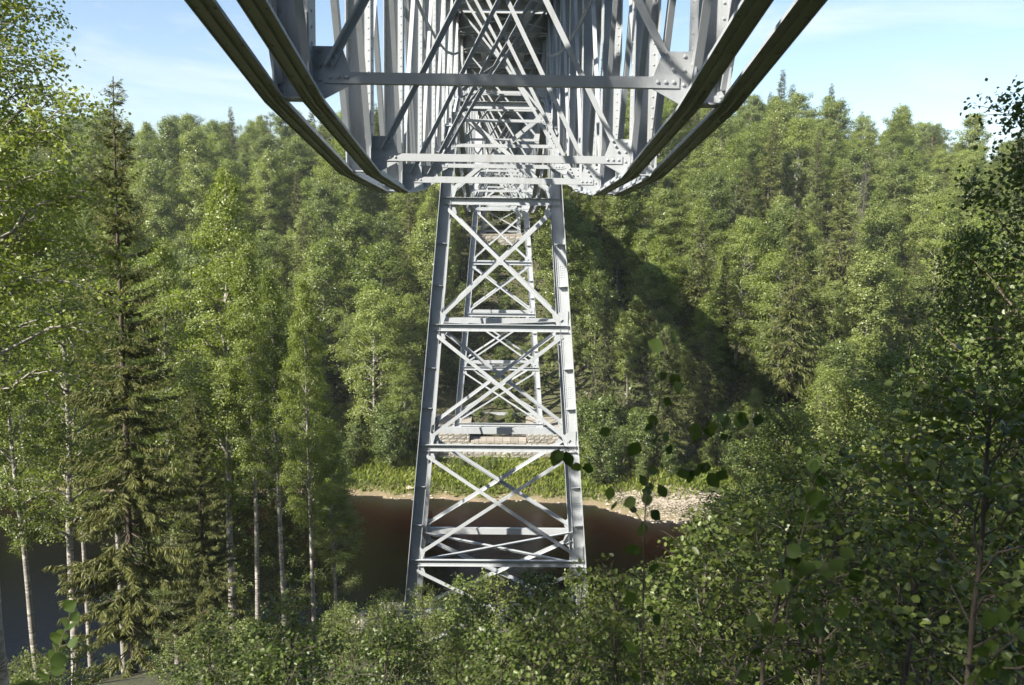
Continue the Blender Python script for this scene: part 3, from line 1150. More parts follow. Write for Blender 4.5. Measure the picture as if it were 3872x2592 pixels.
def spruce(seed, H, R, cb, step, twig, nper, per_m, leafm, bark, dead=False, tr=None, sparse=1.0, wr=0.2):
    rs = np.random.RandomState(seed)
    wd = Wood()
    tr = tr or H * 0.0085
    tz = np.linspace(0, 1, 10)
    off = np.cumsum(rs.normal(0, 0.006 * H / 10 * 2, (10, 2)), 0)
    off -= off[0]
    tp = np.concatenate([off, (tz * H)[:, None]], 1)
    tp[0, 2] = -0.4
    wd.add(tp, tr * (1 - tz) + 0.012, 7)
    POS, AX, LEN, TI = [], [], [], []
    z = cb * H
    while z < H - 0.25:
        t = z / H
        f = (z - cb * H) / (H - cb * H)
        m = nper if f < 0.93 else 4
        for b in range(m):
            if rs.uniform() > sparse:
                continue
            az = rs.uniform(0, 2 * math.pi)
            L = (R * (1 - f) ** 0.85 * rs.uniform(0.55, 1.2) * min(1.0, 0.55 + 2.2 * f) + 0.18)
            el = -0.38 + 0.95 * f ** 1.5 + rs.uniform(-0.12, 0.12)
            dh = np.array([math.cos(az), math.sin(az), 0])
            s = np.linspace(0, 1, 6)
            st = np.array([np.interp(t, tz, tp[:, k]) for k in range(3)])
            lift = (0.28 * s ** 2.5 - 0.20 * s * (1 - f)) * L
            pts = st + dh * (L * s * math.cos(el))[:, None] + np.array([0, 0, 1.0]) * (L * s * math.sin(el) + lift)[:, None]
            pts[1:] += rs.normal(0, 0.02 * L, (5, 3))
            wd.add(pts, tr * 0.16 * (1 - s * 0.85) * (1.1 - f) + 0.004, 3)
            k = int(L * per_m) + 3
            ss = rs.uniform(0.12 if f > 0.3 else 0.25, 1.0, k)
            pp = np.stack([np.interp(ss, s, pts[:, c]) for c in range(3)], 1)
            side = np.array([-dh[1], dh[0], 0.0])
            sg = rs.choice([-1, 1], k)[:, None]
            hang = (0.25 + 1.1 * (1 - f)) * rs.uniform(0.2, 1.3, k)
            ax = dh * rs.uniform(0.25, 0.9, k)[:, None] + side * sg * rs.uniform(0.2, 1.0, k)[:, None] - np.array([0, 0, 1.0]) * hang[:, None]
            POS.append(pp + rs.normal(0, twig * 0.12, (k, 3)))
            AX.append(unit(ax))
            LEN.append(twig * rs.uniform(0.6, 1.35, k) * (1.15 - 0.5 * ss) * (0.6 + 0.5 * (1 - f)))
            TI.append(np.clip(0.35 + 0.45 * ss + rs.normal(0, 0.15, k) + rs.normal(0, 0.12), 0, 1))
        z += step * rs.uniform(0.7, 1.3) * (1.0 if f < 0.8 else 0.8)
    k = 8
    POS.append(np.tile(tp[-1] - [0, 0, 0.3], (k, 1)) + rs.normal(0, 0.03, (k, 3)))
    AX.append(unit(rs.normal(0, 0.35, (k, 3)) + [0, 0, 1]))
    LEN.append(np.full(k, 0.1)); TI.append(np.full(k, 0.6))
    pos, ax, ln, ti = np.concatenate(POS), np.concatenate(AX), np.concatenate(LEN), np.concatenate(TI)
    n = len(pos)
    nr = unit(np.cross(ax, rs.normal(size=(n, 3))))
    sd = np.cross(nr, ax)
    wdt = (ln * (0.06 if dead else wr))[:, None]
    L = ln[:, None]
    V = np.stack([pos, pos + ax * L * 0.35 + sd * wdt * 0.5, pos + ax * L + rs.normal(0, 0.02, (n, 3)), pos + ax * L * 0.35 - sd * wdt * 0.5 + nr * wdt * 0.3], 1).reshape(-1, 3)
    lm = arr_mesh('crown', V, np.arange(n * 4).reshape(n, 4), ti)
    tm = wd.mesh('trunk')
    tm.materials.append(bark)
    lm.materials.append(leafm)
    return tm, lm, H


def pine(seed, H):
    return broadleaf(seed, H, 0.5, 2.1, 26, 5, 6500, 0.2, 0.25, 0.9, 0.05, 0.16, H * 0.011, M['pine_bark'], M['pine_leaf'], aspect=0.3, up=0.4, hang=-0.6, sub_r=0.4, prof='round')


def place(proto, name, x, y, label, cat, group, H=None, rz=None, rs=random, sink=0.0, h=None, leaf_name='crown', tilt=0.03, wide=1.0):
    tm, lm, H0 = proto
    zz = float(ground_h(x, y)) if h is None else h
    e = empty(name, (x, y, Z(zz) - sink))
    s = (H / H0) if H else rs.uniform(0.85, 1.15)
    e.scale = (s * wide, s * wide, s)
    e.rotation_euler = (rs.uniform(-tilt, tilt), rs.uniform(-tilt, tilt), rs.uniform(0, 6.28) if rz is None else rz)
    tag(e, label, cat, group)
    t = link('trunk' if leaf_name == 'crown' else 'stem', tm, None, e)
    c = link(leaf_name, lm, None, e)
    return e


BB, AB, SB, YB_ = M['birch_bark'], M['aspen_bark'], M['spruce_bark'], M['young_bark']
far_birch = [broadleaf(20 + i, 13 if i % 2 else 15, cb, r, 52, 7, 20000, 0.155, 0.5, 1.2, 0.34, 0.19, 0.13, BB, M['birch_leaf'], up=0.8, hang=0.8, prof='round' if i % 2 else 'egg') for i, (cb, r) in enumerate(((0.12, 3.2), (0.16, 3.0), (0.1, 3.5), (0.14, 3.4)))]
far_aspen = [broadleaf(40 + i, 16, 0.25, r, 44, 7, 18000, 0.165, 0.7, 1.1, 0.05, 0.2, 0.15, AB, M['aspen_leaf'], up=0.9, hang=0.2, aspect=0.8, prof='round') for i, r in enumerate((2.7, 3.0, 2.4))]
far_spruce = [spruce(60 + i, 17, r, 0.1, 0.36, 0.5, 8, 15, M['spruce_leaf'], SB) for i, r in enumerate((2.0, 2.4, 1.7))]
far_pine = [pine(80 + i, 17) for i in range(2)]
dead_tree = spruce(90, 15, 1.3, 0.15, 0.4, 0.6, 6, 7, M['dead_twig'], M['dead_twig'], dead=True)
far_shrub = [broadleaf(95 + i, 4.2, 0.04, 1.7, 30, 6, 5200, 0.15, 0.6, 1.2, 0.1, 0.15, 0.05, AB, M['alder_leaf' if i else 'sapling_leaf'], up=0.9, hang=0.2, aspect=0.75, prof='round') for i in range(3)]
near_birch = [broadleaf(120 + i, 18, cb, r, 60, 9, 36000, 0.075, 0.75, 1.2, 0.3, 0.11, 0.12, BB, M['birch_leaf'], kind='diamond', up=0.5, hang=1.0, prof='egg', aspect=0.72, sub_r=0.4) for i, (cb, r) in enumerate(((0.34, 2.1), (0.42, 1.8), (0.3, 2.5)))]
near_aspen = [broadleaf(130 + i, 8, 0.12, 1.7, 46, 8, 17000, 0.056, 0.5, 1.1, 0.1, 0.1, 0.06, YB_, M[m_], kind='ovate', up=0.7, hang=0.4, aspect=0.85, prof='round') for i, m_ in enumerate(('sapling_leaf', 'alder_leaf', 'aspen_leaf'))]
near_spruce = [spruce(140, 15.5, 2.0, 0.06, 0.27, 0.21, 9, 150, M['spruce_leaf'], SB, tr=0.11, wr=0.15, sparse=0.8), spruce(141, 12, 2.1, 0.05, 0.28, 0.21, 9, 150, M['spruce_leaf'], SB, wr=0.15)]
TB = M['twig_bark']
saplings = [broadleaf(150 + i, Hs, 0.12, Rr, nb_, 5, nl, ls, 0.5, 1.15, 0.12, 0.045, 0.006 * Hs / 2, TB, M[lm_], kind='ovate', up=0.9, hang=0.3, aspect=asp, prof='round', lean=0.04)
            for i, (Hs, Rr, nb_, nl, ls, lm_, asp) in enumerate(((2.2, 0.62, 26, 1700, 0.046, 'sapling_leaf', 0.62), (2.4, 0.7, 28, 1800, 0.05, 'alder_leaf', 0.8),
                                                               (3.6, 0.95, 36, 4200, 0.047, 'sapling_leaf', 0.85), (3.8, 0.9, 36, 4400, 0.044, 'alder_leaf', 0.6)))]

# ------------------------------------------------------------------ far forest
rf = random.Random(4)
pts = []
cell = {}


def ok_spot(x, y, dmin):
    cx_, cy_ = int(x // 5), int(y // 5)
    for a in range(cx_ - 1, cx_ + 2):
        for b in range(cy_ - 1, cy_ + 2):
            for (px, py) in cell.get((a, b), ()):
                if (px - x) ** 2 + (py - y) ** 2 < dmin * dmin:
                    return False
    return True


def keep(x, y):
    cell.setdefault((int(x // 5), int(y // 5)), []).append((x, y))


counts = {}
tries = 0
while tries < 9000:
    tries += 1
    y = rf.uniform(64, 166)
    x = rf.uniform(-0.68 * y - 6, 0.68 * y + 6)
    if abs(x) < 4.6 + 0.012 * y and y < 150:
        continue
    if y < float(y_far(x)) + (7.0 if abs(x) < 18 else 3.0):
        continue
    if abs(x) < 7.5 and y < 78:
        continue
    if not ok_spot(x, y, 3.2 + 0.009 * (y - 66)):
        continue
    keep(x, y)
    pts.append((x, y))
pts.sort(key=lambda p: p[1])
for x, y in pts:
    side = 'left' if x < 0 else 'right'
    r = rf.random()
    ridge = y > 128
    conif = 0.12 if side == 'left' else 0.2
    if ridge:
        conif += 0.1
    if r < conif:
        if ridge and rf.random() < 0.5:
            kind, proto, nm, Hh = 'pine', far_pine[rf.randrange(2)], 'pine_tree', rf.uniform(12, 17)
        else:
            kind, proto, nm, Hh = 'spruce', far_spruce[rf.randrange(3)], 'spruce_tree', rf.uniform(11, 20)
    elif r < conif + (0.38 if side == 'left' else 0.42):
        kind, proto, nm, Hh = 'aspen', far_aspen[rf.randrange(3)], 'aspen_tree', rf.uniform(9.5, 17)
    else:
        kind, proto, nm, Hh = 'birch', far_birch[rf.randrange(4)], 'birch_tree', rf.uniform(9, 16.5)
    Hh *= 0.82
    t_ = y - float(y_far(x))
    if t_ < 10:
        Hh *= 0.62 + 0.038 * t_
    if ridge:
        Hh *= 0.92 if side == 'left' else 1.0
    zone = 3 if ridge else (0 if t_ < 16 else 1 if t_ < 38 else 2)
    where = ('low on the far slope near the river', 'half way up the far forest slope', 'high on the far forest slope', 'along the skyline of the far hill')[zone]
    desc = {'birch': 'light green birch', 'aspen': 'grey green aspen', 'spruce': 'dark pointed spruce', 'pine': 'round topped pine'}[kind]
    place(proto, nm, x, y, '%s %s, %s of the bridge' % (desc, where, side), 'tree', '%s trees of the far hill %s of the bridge' % (kind, side) + (' near the river', ' half way up', ' high up', ' skyline')[zone], H=Hh, rs=rf, wide=rf.uniform(0.95, 1.3) if kind == 'spruce' else rf.uniform(1.0, 1.4))
for x, y, hh in ((-5.6, 99, 9), (-6.8, 103.5, 11), (-5.8, 94, 7)):
    place(far_birch[1], 'birch_tree', x, y, 'birch close beside the third tower, shading its stone pier', 'tree', 'birches shading the third pier', H=hh, rs=rf, wide=0.8)
place(dead_tree, 'dead_spruce', 38.5, 92, 'bare grey dead spruce standing among the green trees right of the bridge', 'tree', None, H=15, rs=rf)
place(far_spruce[1], 'spruce_tree', 24.0, 69.5, 'tall spruce with bare dark lower trunk beyond the gravel bar', 'tree', None, H=20, rs=rf)
place(far_spruce[0], 'spruce_tree', 20.0, 67.5, 'low bushy spruce at the river edge beside the gravel bar', 'tree', None, H=9, rs=rf, wide=1.4)
place(far_spruce[2], 'spruce_tree', 32.0, 80, 'broad yellowish green spruce high on the right slope', 'tree', None, H=19, rs=rf, wide=1.4)

# shrubs along the far bank and behind the pier
k = 0
for i in range(560):
    x = rf.uniform(-44, 34)
    yf_ = float(y_far(x))
    y = yf_ + rf.uniform(2.6, 10.5)
    if abs(x - 0.0) < 6.6 and 66.4 < y < 76.5:
        continue
    if 8 < x < 18 and y < yf_ + 5:
        continue
    if not ok_spot(x, y, 1.5):
        continue
    keep(x, y)
    side = 'left' if x < 0 else 'right'
    edge = 'at the grassy edge of' if y - yf_ < 6 else 'at the forest edge above'
    place(far_shrub[rf.randrange(3)], 'bank_shrub', x, y, 'leafy shrub %s the far river bank, %s of the bridge' % (edge, side), 'shrub', 'shrubs %s the far bank %s' % (edge, side), H=rf.uniform(0.5, 0.9) if (abs(x) < 7 and y < 68) else rf.uniform(1.6, 4.2), rs=rf, leaf_name='foliage')
for x, y, hh in ((-1.6, 70.6, 1.1), (0.1, 70.3, 0.9), (1.3, 70.8, 1.0), (-0.6, 72, 1.3), (0.9, 72.5, 1.5), (-1.8, 73, 1.5), (2.0, 73.5, 1.6), (0, 75, 2)):
    place(far_shrub[rf.randrange(3)], 'pier_shrub', x, y, 'small shrub growing between the two stone pedestals', 'shrub', 'shrubs on the stone pier', H=hh, rs=rf, h=-18.7, leaf_name='foliage')

# undergrowth on the open slope under the bridge
for i in range(260):
    y = rf.uniform(77, 140)
    x = rf.uniform(-9, 9)
    if abs(y - YD) < 4 and abs(x) < 5.5:
        continue
    if not ok_spot(x, y, 1.7):
        continue
    keep(x, y)
    place(far_shrub[rf.randrange(3)], 'slope_shrub', x, y, 'low shrub on the open slope under the bridge', 'shrub', 'shrubs on the slope under the bridge', H=rf.uniform(0.8, 2.4), rs=rf, leaf_name='foliage', wide=1.2)
nu = 130000
uy = RS.uniform(67, 175, nu)
ux = RS.uniform(-0.7, 0.7, nu) * uy
um = (uy > y_far(ux) + 3.0) & ~((np.abs(ux) < 5.7) & (uy > 67.8) & (uy < 76.2))
ux, uy = ux[um], uy[um]
upos = np.stack([ux, uy, ground_h(ux, uy) + CAMH + np.abs(RS.normal(0, 0.22, len(ux)))], 1)
uo = link('undergrowth', leaves_mesh(RS, upos, 0.42, 'undergrowth', 'diamond', 1.2, -0.4, 0.6), M['alder_leaf'])
tag(uo, 'ferns and low undergrowth covering the far forest floor', 'undergrowth', kind='stuff')

# grass along the far bank
ng = 46000
gxs = RS.uniform(-46, 30, ng)
gt = RS.uniform(0.35, 8.5, ng) ** 1.0
gys = y_far(gxs) + gt
keepm = ~((np.abs(gxs) < 5.6) & (gys > 68.1)) & ~((np.abs(gxs - 12.4) < 4.2) & (gt < 3.0 + RS.uniform(-1.2, 1.0, ng)))
gxs, gys = gxs[keepm], gys[keepm]
gz = ground_h(gxs, gys) + CAMH
ng = len(gxs)
gb = np.stack([gxs, gys, gz - 0.03], 1)
gl_ = (RS.uniform(0.25, 0.65, ng) * np.where((np.abs(gxs) < 6.5) & (gys > 66.5), 0.6, 1.0))[:, None]
lean_ = RS.normal(0, 0.35, (ng, 3)); lean_[:, 2] = 1
lean_ = unit(lean_)
th = RS.uniform(0, math.pi, ng)
wv_ = np.stack([np.cos(th), np.sin(th), np.zeros(ng)], 1) * 0.022
bend = RS.normal(0, 0.18, (ng, 3)); bend[:, 2] = -0.08
GV = np.stack([gb - wv_, gb + wv_, gb + lean_ * gl_ * 0.6 + wv_ * 0.8, gb + lean_ * gl_ + bend * gl_], 1).reshape(-1, 3)
go = link('grass', arr_mesh('grass', GV, np.arange(ng * 4).reshape(ng, 4), np.clip(RS.normal(0.5, 0.22, ng) + 0.15 * np.sin(gxs * 0.7), 0, 1)), M['grass'])
tag(go, 'bright green grass strip along the far river bank', 'grass', kind='stuff')


# gravel bar and stones
def stone_mesh(rs, n, pos, size):
    ico = np.array([(0, 0, 1), (0.9, 0, 0.35), (0.28, 0.85, 0.35), (-0.73, 0.53, 0.35), (-0.73, -0.53, 0.35), (0.28, -0.85, 0.35), (0, 0, -0.6)])
    fc = [(0, 1, 2), (0, 2, 3), (0, 3, 4), (0, 4, 5), (0, 5, 1), (6, 2, 1), (6, 3, 2), (6, 4, 3), (6, 5, 4), (6, 1, 5)]
    V = ico[None] * rs.uniform(0.7, 1.3, (n, 7, 1)) * (size[:, None, None]) * np.stack([rs.uniform(0.8, 1.4, n), rs.uniform(0.8, 1.4, n), rs.uniform(0.45, 0.8, n)], 1)[:, None, :]
    a = rs.uniform(0, 6.28, n)
    ca, sa = np.cos(a)[:, None], np.sin(a)[:, None]
    V = np.stack([V[:, :, 0] * ca - V[:, :, 1] * sa, V[:, :, 0] * sa + V[:, :, 1] * ca, V[:, :, 2]], 2) + pos[:, None, :]
    F = (np.array(fc)[None] + (np.arange(n) * 7)[:, None, None]).reshape(-1, 3)
    me = bpy.data.meshes.new('stones')
    me.from_pydata(V.reshape(-1, 3).tolist(), [], F.tolist())
    me.update()
    return me


n = 7500
sx_ = np.clip(RS.normal(12.4, 2.0, n), 7.5, 17.5)
st_ = RS.uniform(-0.5, 4.2, n) * np.clip(1.2 - np.abs(sx_ - 12.4) / 5, 0.1, 1)
sy_ = y_far(sx_) + st_
pz = ground_h(sx_, sy_) + CAMH
go = link('gravel', stone_mesh(RS, n, np.stack([sx_, sy_, pz + 0.02], 1), np.clip(RS.lognormal(-3.15, 0.5, n), 0.02, 0.2)), M['gravel'])
tag(go, 'pale stony gravel bar at the river edge right of the tower', 'gravel', kind='stuff')
n = 260
sx_ = RS.uniform(-42, 9, n)
sy_ = y_far(sx_) + RS.normal(0.15, 0.25, n)
pz = ground_h(sx_, sy_) + CAMH
go = link('shore_stones', stone_mesh(RS, n, np.stack([sx_, sy_, pz + 0.02], 1), np.clip(RS.lognormal(-2.7, 0.6, n), 0.03, 0.35)), M['gravel'])
tag(go, 'scattered small stones along the far waterline', 'stones', kind='stuff')


def boulder(x, y, sxx, syy, szz, seed, label):
    rs_ = np.random.RandomState(seed)
    import bmesh
    bm = bmesh.new()
    bmesh.ops.create_icosphere(bm, subdivisions=3, radius=1)
    for v in bm.verts:
        d = v.co.copy()
        k_ = 1 + 0.22 * math.sin(3.1 * d.x + seed) * math.cos(2.3 * d.y + 1.7 * d.z) + rs_.uniform(-0.03, 0.03)
        for pl in range(4):
            nn = Vector(np.random.RandomState(seed * 7 + pl).normal(size=3)).normalized()
            dd = d.dot(nn)
            if dd > 0.72:
                k_ *= 0.72 / dd
        v.co = Vector((d.x * sxx, d.y * syy, d.z * szz)) * k_
    me = bpy.data.meshes.new('boulder')
    bm.to_mesh(me)
    bm.free()
    o = link('boulder', me, M['rock'])
    o.location = (x, y, Z(float(ground_h(x, y))) + szz * 0.25)
    tag(o, label, 'boulder', 'boulders on the near shore')


boulder(-5.9, 40.6, 1.3, 1.0, 0.8, 3, 'large pale boulder at the near waterline left of the tower')
boulder(-4.4, 41.6, 0.7, 0.6, 0.45, 4, 'smaller boulder just right of the large pale shore boulder')
boulder(-6.8, 38.9, 0.9, 0.8, 0.55, 5, 'flat boulder on the bank below the large pale shore boulder')


# ------------------------------------------------------------------ trees of the near bank
def at(px, D):
    """x position at distance D for a column px of the photo's wide view"""
    return (px - 1147) * D / 1952.0


def near(proto, nm, px, D, top_px_y, label, group=None, wide=1.0, leaf_name='crown', cat='tree', rz=None):
    x = at(px, D)
    gh = float(ground_h(x, D))
    top = (489 - top_px_y) * D / 1952.0
    return place(proto, nm, x, D, label, cat, group, H=max(0.8, top - gh), rs=rf, wide=wide, leaf_name=leaf_name, rz=rz, tilt=0.02)


near(near_spruce[0], 'spruce_tree', 262, 21, 200, 'tall slender spruce with drooping branches at left, its tip against the sky', wide=1.0)
near(near_spruce[1], 'spruce_tree', 445, 26, 900, 'shorter dark spruce between the tall spruce and the white birch trunks', wide=0.95)
near(near_birch[0], 'birch_tree', 505, 34, 400, 'birch with glittering rounded top standing right of the tall spruce', wide=1.15, rz=0.4)
near(near_birch[1], 'birch_tree', 632, 31, 620, 'birch with straight white trunk, second from right in the left bank group', wide=1.0)
near(near_birch[0], 'birch_tree', 705, 25, 640, 'birch with bright white trunk nearest the tower on the left bank', wide=0.8)
near(near_birch[1], 'birch_tree', 566, 33, 560, 'birch with dull grey trunk between two whiter birches on the left bank', wide=0.9)
near(near_birch[2], 'birch_tree', -70, 13.5, -480, 'big near birch whose crown fills the upper left corner', wide=1.25)
near(near_birch[0], 'birch_tree', -75, 16, -330, 'second near birch just behind the big one in the upper left corner', wide=1.2)
near(near_birch[2], 'birch_tree', 120, 26, 380, 'bushy birch behind the tall spruce at the left edge', wide=1.1)
near(near_birch[0], 'birch_tree', 30, 24, 520, 'thin dark stemmed birch leftmost against the blue water', wide=0.95)
near(near_birch[1], 'birch_tree', 240, 31, 560, 'birch with white trunk right behind the tall spruce stem', wide=0.9)
near(near_birch[1], 'birch_tree', 160, 30, 620, 'thin leaning birch in front of the blue water at lower left', wide=0.85)
near(near_birch[0], 'birch_tree', 760, 36, 980, 'low drooping birch at the water left of the tower', wide=1.2)
near(near_birch[2], 'birch_tree', 370, 36, 560, 'leafy birch filling the gap between spruce and glittering birch', wide=1.0)
# trees out of view to the left whose shade falls on the near truss and bushes
for x, y, hh, pr_ in ((-7.0, 2.4, 13.5, near_birch[2]), (-12.5, -3.0, 15, near_birch[1]), (-9.6, -0.6, 15, near_birch[2]), (-6.9, -2.6, 13, near_birch[2]), (-8.5, -7.0, 14, near_birch[0])):
    place(pr_, 'birch_tree', x, y, 'shading birch on the near bank just outside the left edge of view', 'tree', 'birches left of the viewpoint', H=hh, rs=rf)

near(near_aspen[1], 'alder_tree', 2440, 9.0, 260, 'dark glossy leaved alder filling the upper right edge', wide=0.95)
near(near_aspen[1], 'alder_tree', 2245, 13, 560, 'alder with reddish brown stem at the right', wide=0.8)
near(near_aspen[0], 'aspen_tree', 2165, 19, 800, 'young aspen with pale lit stem at the right', wide=0.85)
near(near_aspen[0], 'aspen_tree', 1830, 24, 960, 'sunlit young aspen thicket top right of the gravel bar', wide=1.15)
near(near_aspen[2], 'aspen_tree', 1960, 22, 880, 'pale leaved young aspen between the gravel bar and the dark alders', wide=1.1)
near(near_aspen[0], 'aspen_tree', 2080, 26, 820, 'shaded young aspen behind the pale stemmed one', wide=1.1)
near(near_aspen[1], 'alder_tree', 2300, 20, 620, 'alder behind the right edge foliage', wide=1.1)
near(near_aspen[2], 'aspen_tree', 1800, 27, 1120, 'low sunlit aspen beside the end of the gravel bar', wide=1.0)

for i, (px, D, ty, pk, wd_) in enumerate(((430, 37, 1010, 1, 1.0), (530, 38, 1060, 0, 1.0), (610, 38.5, 1080, 1, 1.0), (690, 39, 1050, 1, 0.9), (755, 39.5, 1030, 0, 0.9), (350, 36.5, 980, 1, 1.0), (475, 38, 960, 2, 1.0), (395, 30, 1290, 1, 1.0), (330, 31, 1330, 0, 0.9))):
    near(near_aspen[pk], 'alder_tree', px, D, ty, 'low leafy alder among the white trunks of the left bank', 'alders among the left bank birches', wide=wd_ * 0.9)
lim_x = [-300, 0, 300, 480, 700, 860, 1000, 1250, 1420, 1560, 1640, 1720, 1850, 2000, 2150, 2342, 2700]
lim_y = [1600, 1570, 1530, 1450, 1440, 1400, 1365, 1360, 1350, 1310, 1225, 1100, 1030, 1000, 950, 860, 800]
placed = []
for i in range(1500):
    D = rf.uniform(5.0, 26) if rf.random() < 0.8 else rf.uniform(3.8, 9)
    px = rf.uniform(-80, 2430)
    x = at(px, D)
    if D > float(y_near(x)) - 4 or (abs(x) < 6 and D > 27):
        continue
    dm = 0.55 + D * 0.035
    if any((x - a) ** 2 + (D - b) ** 2 < dm * dm for a, b in placed):
        continue
    gh = float(ground_h(x, D))
    top_y = np.interp(px, lim_x, lim_y) + abs(rf.gauss(0, 90)) + 10
    Hh = (489 - top_y) * D / 1952.0 - gh
    if D < 6.5 and Hh > 2.6:
        continue
    if px > 1500 and D < 9 and rf.random() < 0.6:
        continue
    if Hh < 0.9 or Hh > 5.4:
        if Hh > 5.4 and 12 < D < 24:
            Hh = rf.uniform(3.2, 5.2)
        else:
            continue
    placed.append((x, D))
    side = 'left of the tower' if px < 860 else ('below the tower' if px < 1500 else 'right of the tower')
    dist = 'nearest' if D < 8.5 else ('middle' if D < 15 else 'farther')
    si = 'short' if Hh < 2.2 else 'tall'
    a = saplings[rf.randrange(2)] if Hh < 3.0 else saplings[2 + rf.randrange(2)]
    place(a, 'sapling_bush', x, D, '%s leafy sapling in the %s rows of the thicket %s' % (si, dist, side), 'bush', '%s saplings in the %s rows %s' % (si, dist, side), H=Hh, rs=rf, leaf_name='foliage', wide=rf.uniform(0.9, 1.25))
print('saplings', len(placed), 'forest', len(pts))


# ------------------------------------------------------------------ foreground sprigs, every leaf a part of its own
def leaf_shape(seed, round_):
    rs_ = np.random.RandomState(seed)
    ss = [0.0, 0.12, 0.3, 0.5, 0.7, 0.88, 1.0]
    wf_ = [0.02, 0.3, 0.47, 0.5, 0.4, 0.2, 0.01] if round_ else [0.02, 0.19, 0.32, 0.33, 0.24, 0.1, 0.005]
    v, f = [], []
    v += [(-0.006, -0.35, 0), (0.006, -0.35, 0), (0.008, 0.0, 0), (-0.008, 0.0, 0)]
    f.append((0, 1, 2, 3))
    curl, fold = rs_.uniform(-0.25, 0.05), rs_.uniform(0.1, 0.4)
    b = len(v)
    for s_, w_ in zip(ss, wf_):
        zc = curl * s_ * s_
        for e in (-1, -0.5, 0, 0.5, 1):
            v.append((e * w_ * (1 + rs_.uniform(-0.06, 0.06)), s_ + rs_.uniform(-0.012, 0.012) * (abs(e) == 1), zc + fold * abs(e) * w_ * 0.6 + (0.02 * math.sin(9 * s_ + seed) if abs(e) == 1 else 0)))
    for i in range(len(ss) - 1):
        for k in range(4):
            a = b + i * 5 + k
            f.append((a, a + 1, a + 6, a + 5))
    me = bpy.data.meshes.new('leaf')
    me.from_pydata(v, [], f)
    me.polygons.foreach_set('use_smooth', np.ones(len(f), dtype=bool))
    a = me.attributes.new('tint', 'FLOAT', 'FACE')
    a.data.foreach_set('value', np.full(len(f), rs_.uniform(0.15, 0.55), dtype=np.float32))
    me.update()
    me.materials.append(M['sprig_leaf'])
    return me


LEAF_R = [leaf_shape(300 + i, True) for i in range(5)]
LEAF_A = [leaf_shape(320 + i, False) for i in range(5)]
CR = cam.matrix_world.to_3x3()


def spot(px, py, D):
    d = CR @ Vector(((px - 1171) / 1952.0, (784 - py) / 1952.0, -1.0))
    return Vector((0, 0, CAMH)) + d * (D / d.y)


def sprig(name, label, cat, paths, leaves, D, kind, size, r0=0.006):
    rs_ = random.Random(len(leaves) * 13 + int(size * 1000))
    base = spot(*paths[0][0], D)
    root = empty(name, base)
    tag(root, label, cat)
    for j, path in enumerate(paths):
        p3 = [spot(a[0], a[1], D + 0.05 * math.sin(2.1 * i + j)) - base for i, a in enumerate(path)]
        rr = r0 if j == 0 else r0 * 0.55
        wd = Wood()
        q = np.array([tuple(p) for p in p3])
        t = np.linspace(0, len(q) - 1, len(q) * 4)
        q = np.stack([np.interp(t, np.arange(len(q)), q[:, c]) for c in range(3)], 1)
        q[1:-1] += np.random.RandomState(j + 3).normal(0, 0.003, (len(q) - 2, 3))
        q[1:-1] = (q[:-2] + q[1:-1] * 2 + q[2:]) / 4
        wd.add(q, np.linspace(rr, rr * 0.3, len(q)) * 0.6, 6)
        link('stem' if j == 0 else 'twig', wd.mesh('stem'), M['twig_bark'], root)
    wd = Wood()
    allp = []
    for j, path in enumerate(paths):
        for (a0, a1), (b0, b1) in zip(path[:-1], path[1:]):
            for t in np.linspace(0, 1, 9):
                allp.append((a0 + (b0 - a0) * t, a1 + (b1 - a1) * t))
    more = []
    for k_ in range(len(leaves)):
        q_ = allp[rs_.randrange(len(allp))]
        if q_[1] < 1600 and q_[1] > 700:
            more.append((q_[0] + rs_.uniform(-34, 34), q_[1] + rs_.uniform(-10, 40), rs_.uniform(26, 50), rs_.uniform(-3.1, 3.1), rs_.uniform(-1.2, 0.2)))
    for (px, py, sz, ang, tilt) in list(leaves) + (more if D > 1.5 else []):
        sz *= 0.8
        o = bpy.data.objects.new('leaf', (LEAF_R if kind == 'round' else LEAF_A)[rs_.randrange(5)])
        col.objects.link(o)
        o.parent = root
        o.location = spot(px, py, D + rs_.uniform(-0.08, 0.08)) - base
        # ang: direction of the leaf tip in the picture plane, tilt: how much the blade turns up
        k = sz * D / 1952.0
        rot = (CR.to_4x4() @ Matrix.Rotation(ang, 4, 'Z') @ Matrix.Rotation(rs_.uniform(-0.5, 0.5), 4, 'Y') @ Matrix.Rotation(tilt, 4, 'X'))
        o.rotation_euler = rot.to_euler()
        o.location = o.location - (rot.to_3x3() @ Vector((0, k * 0.5, 0)))
        o.scale = (k, k, k)
        near_p = min(allp, key=lambda q: (q[0] - px) ** 2 + (q[1] - 25 - py) ** 2)
        s0, s1 = spot(*near_p, D) - base, o.location.copy()
        mid = (s0 + s1) / 2 + Vector((0, 0, 0.012))
        wd.add([tuple(s0), tuple(mid), tuple(s1)], [0.0016, 0.0012, 0.0009], 4)
    link('leaf_stalks', wd.mesh('leaf_stalks'), M['twig_bark'], root, 'stuff')


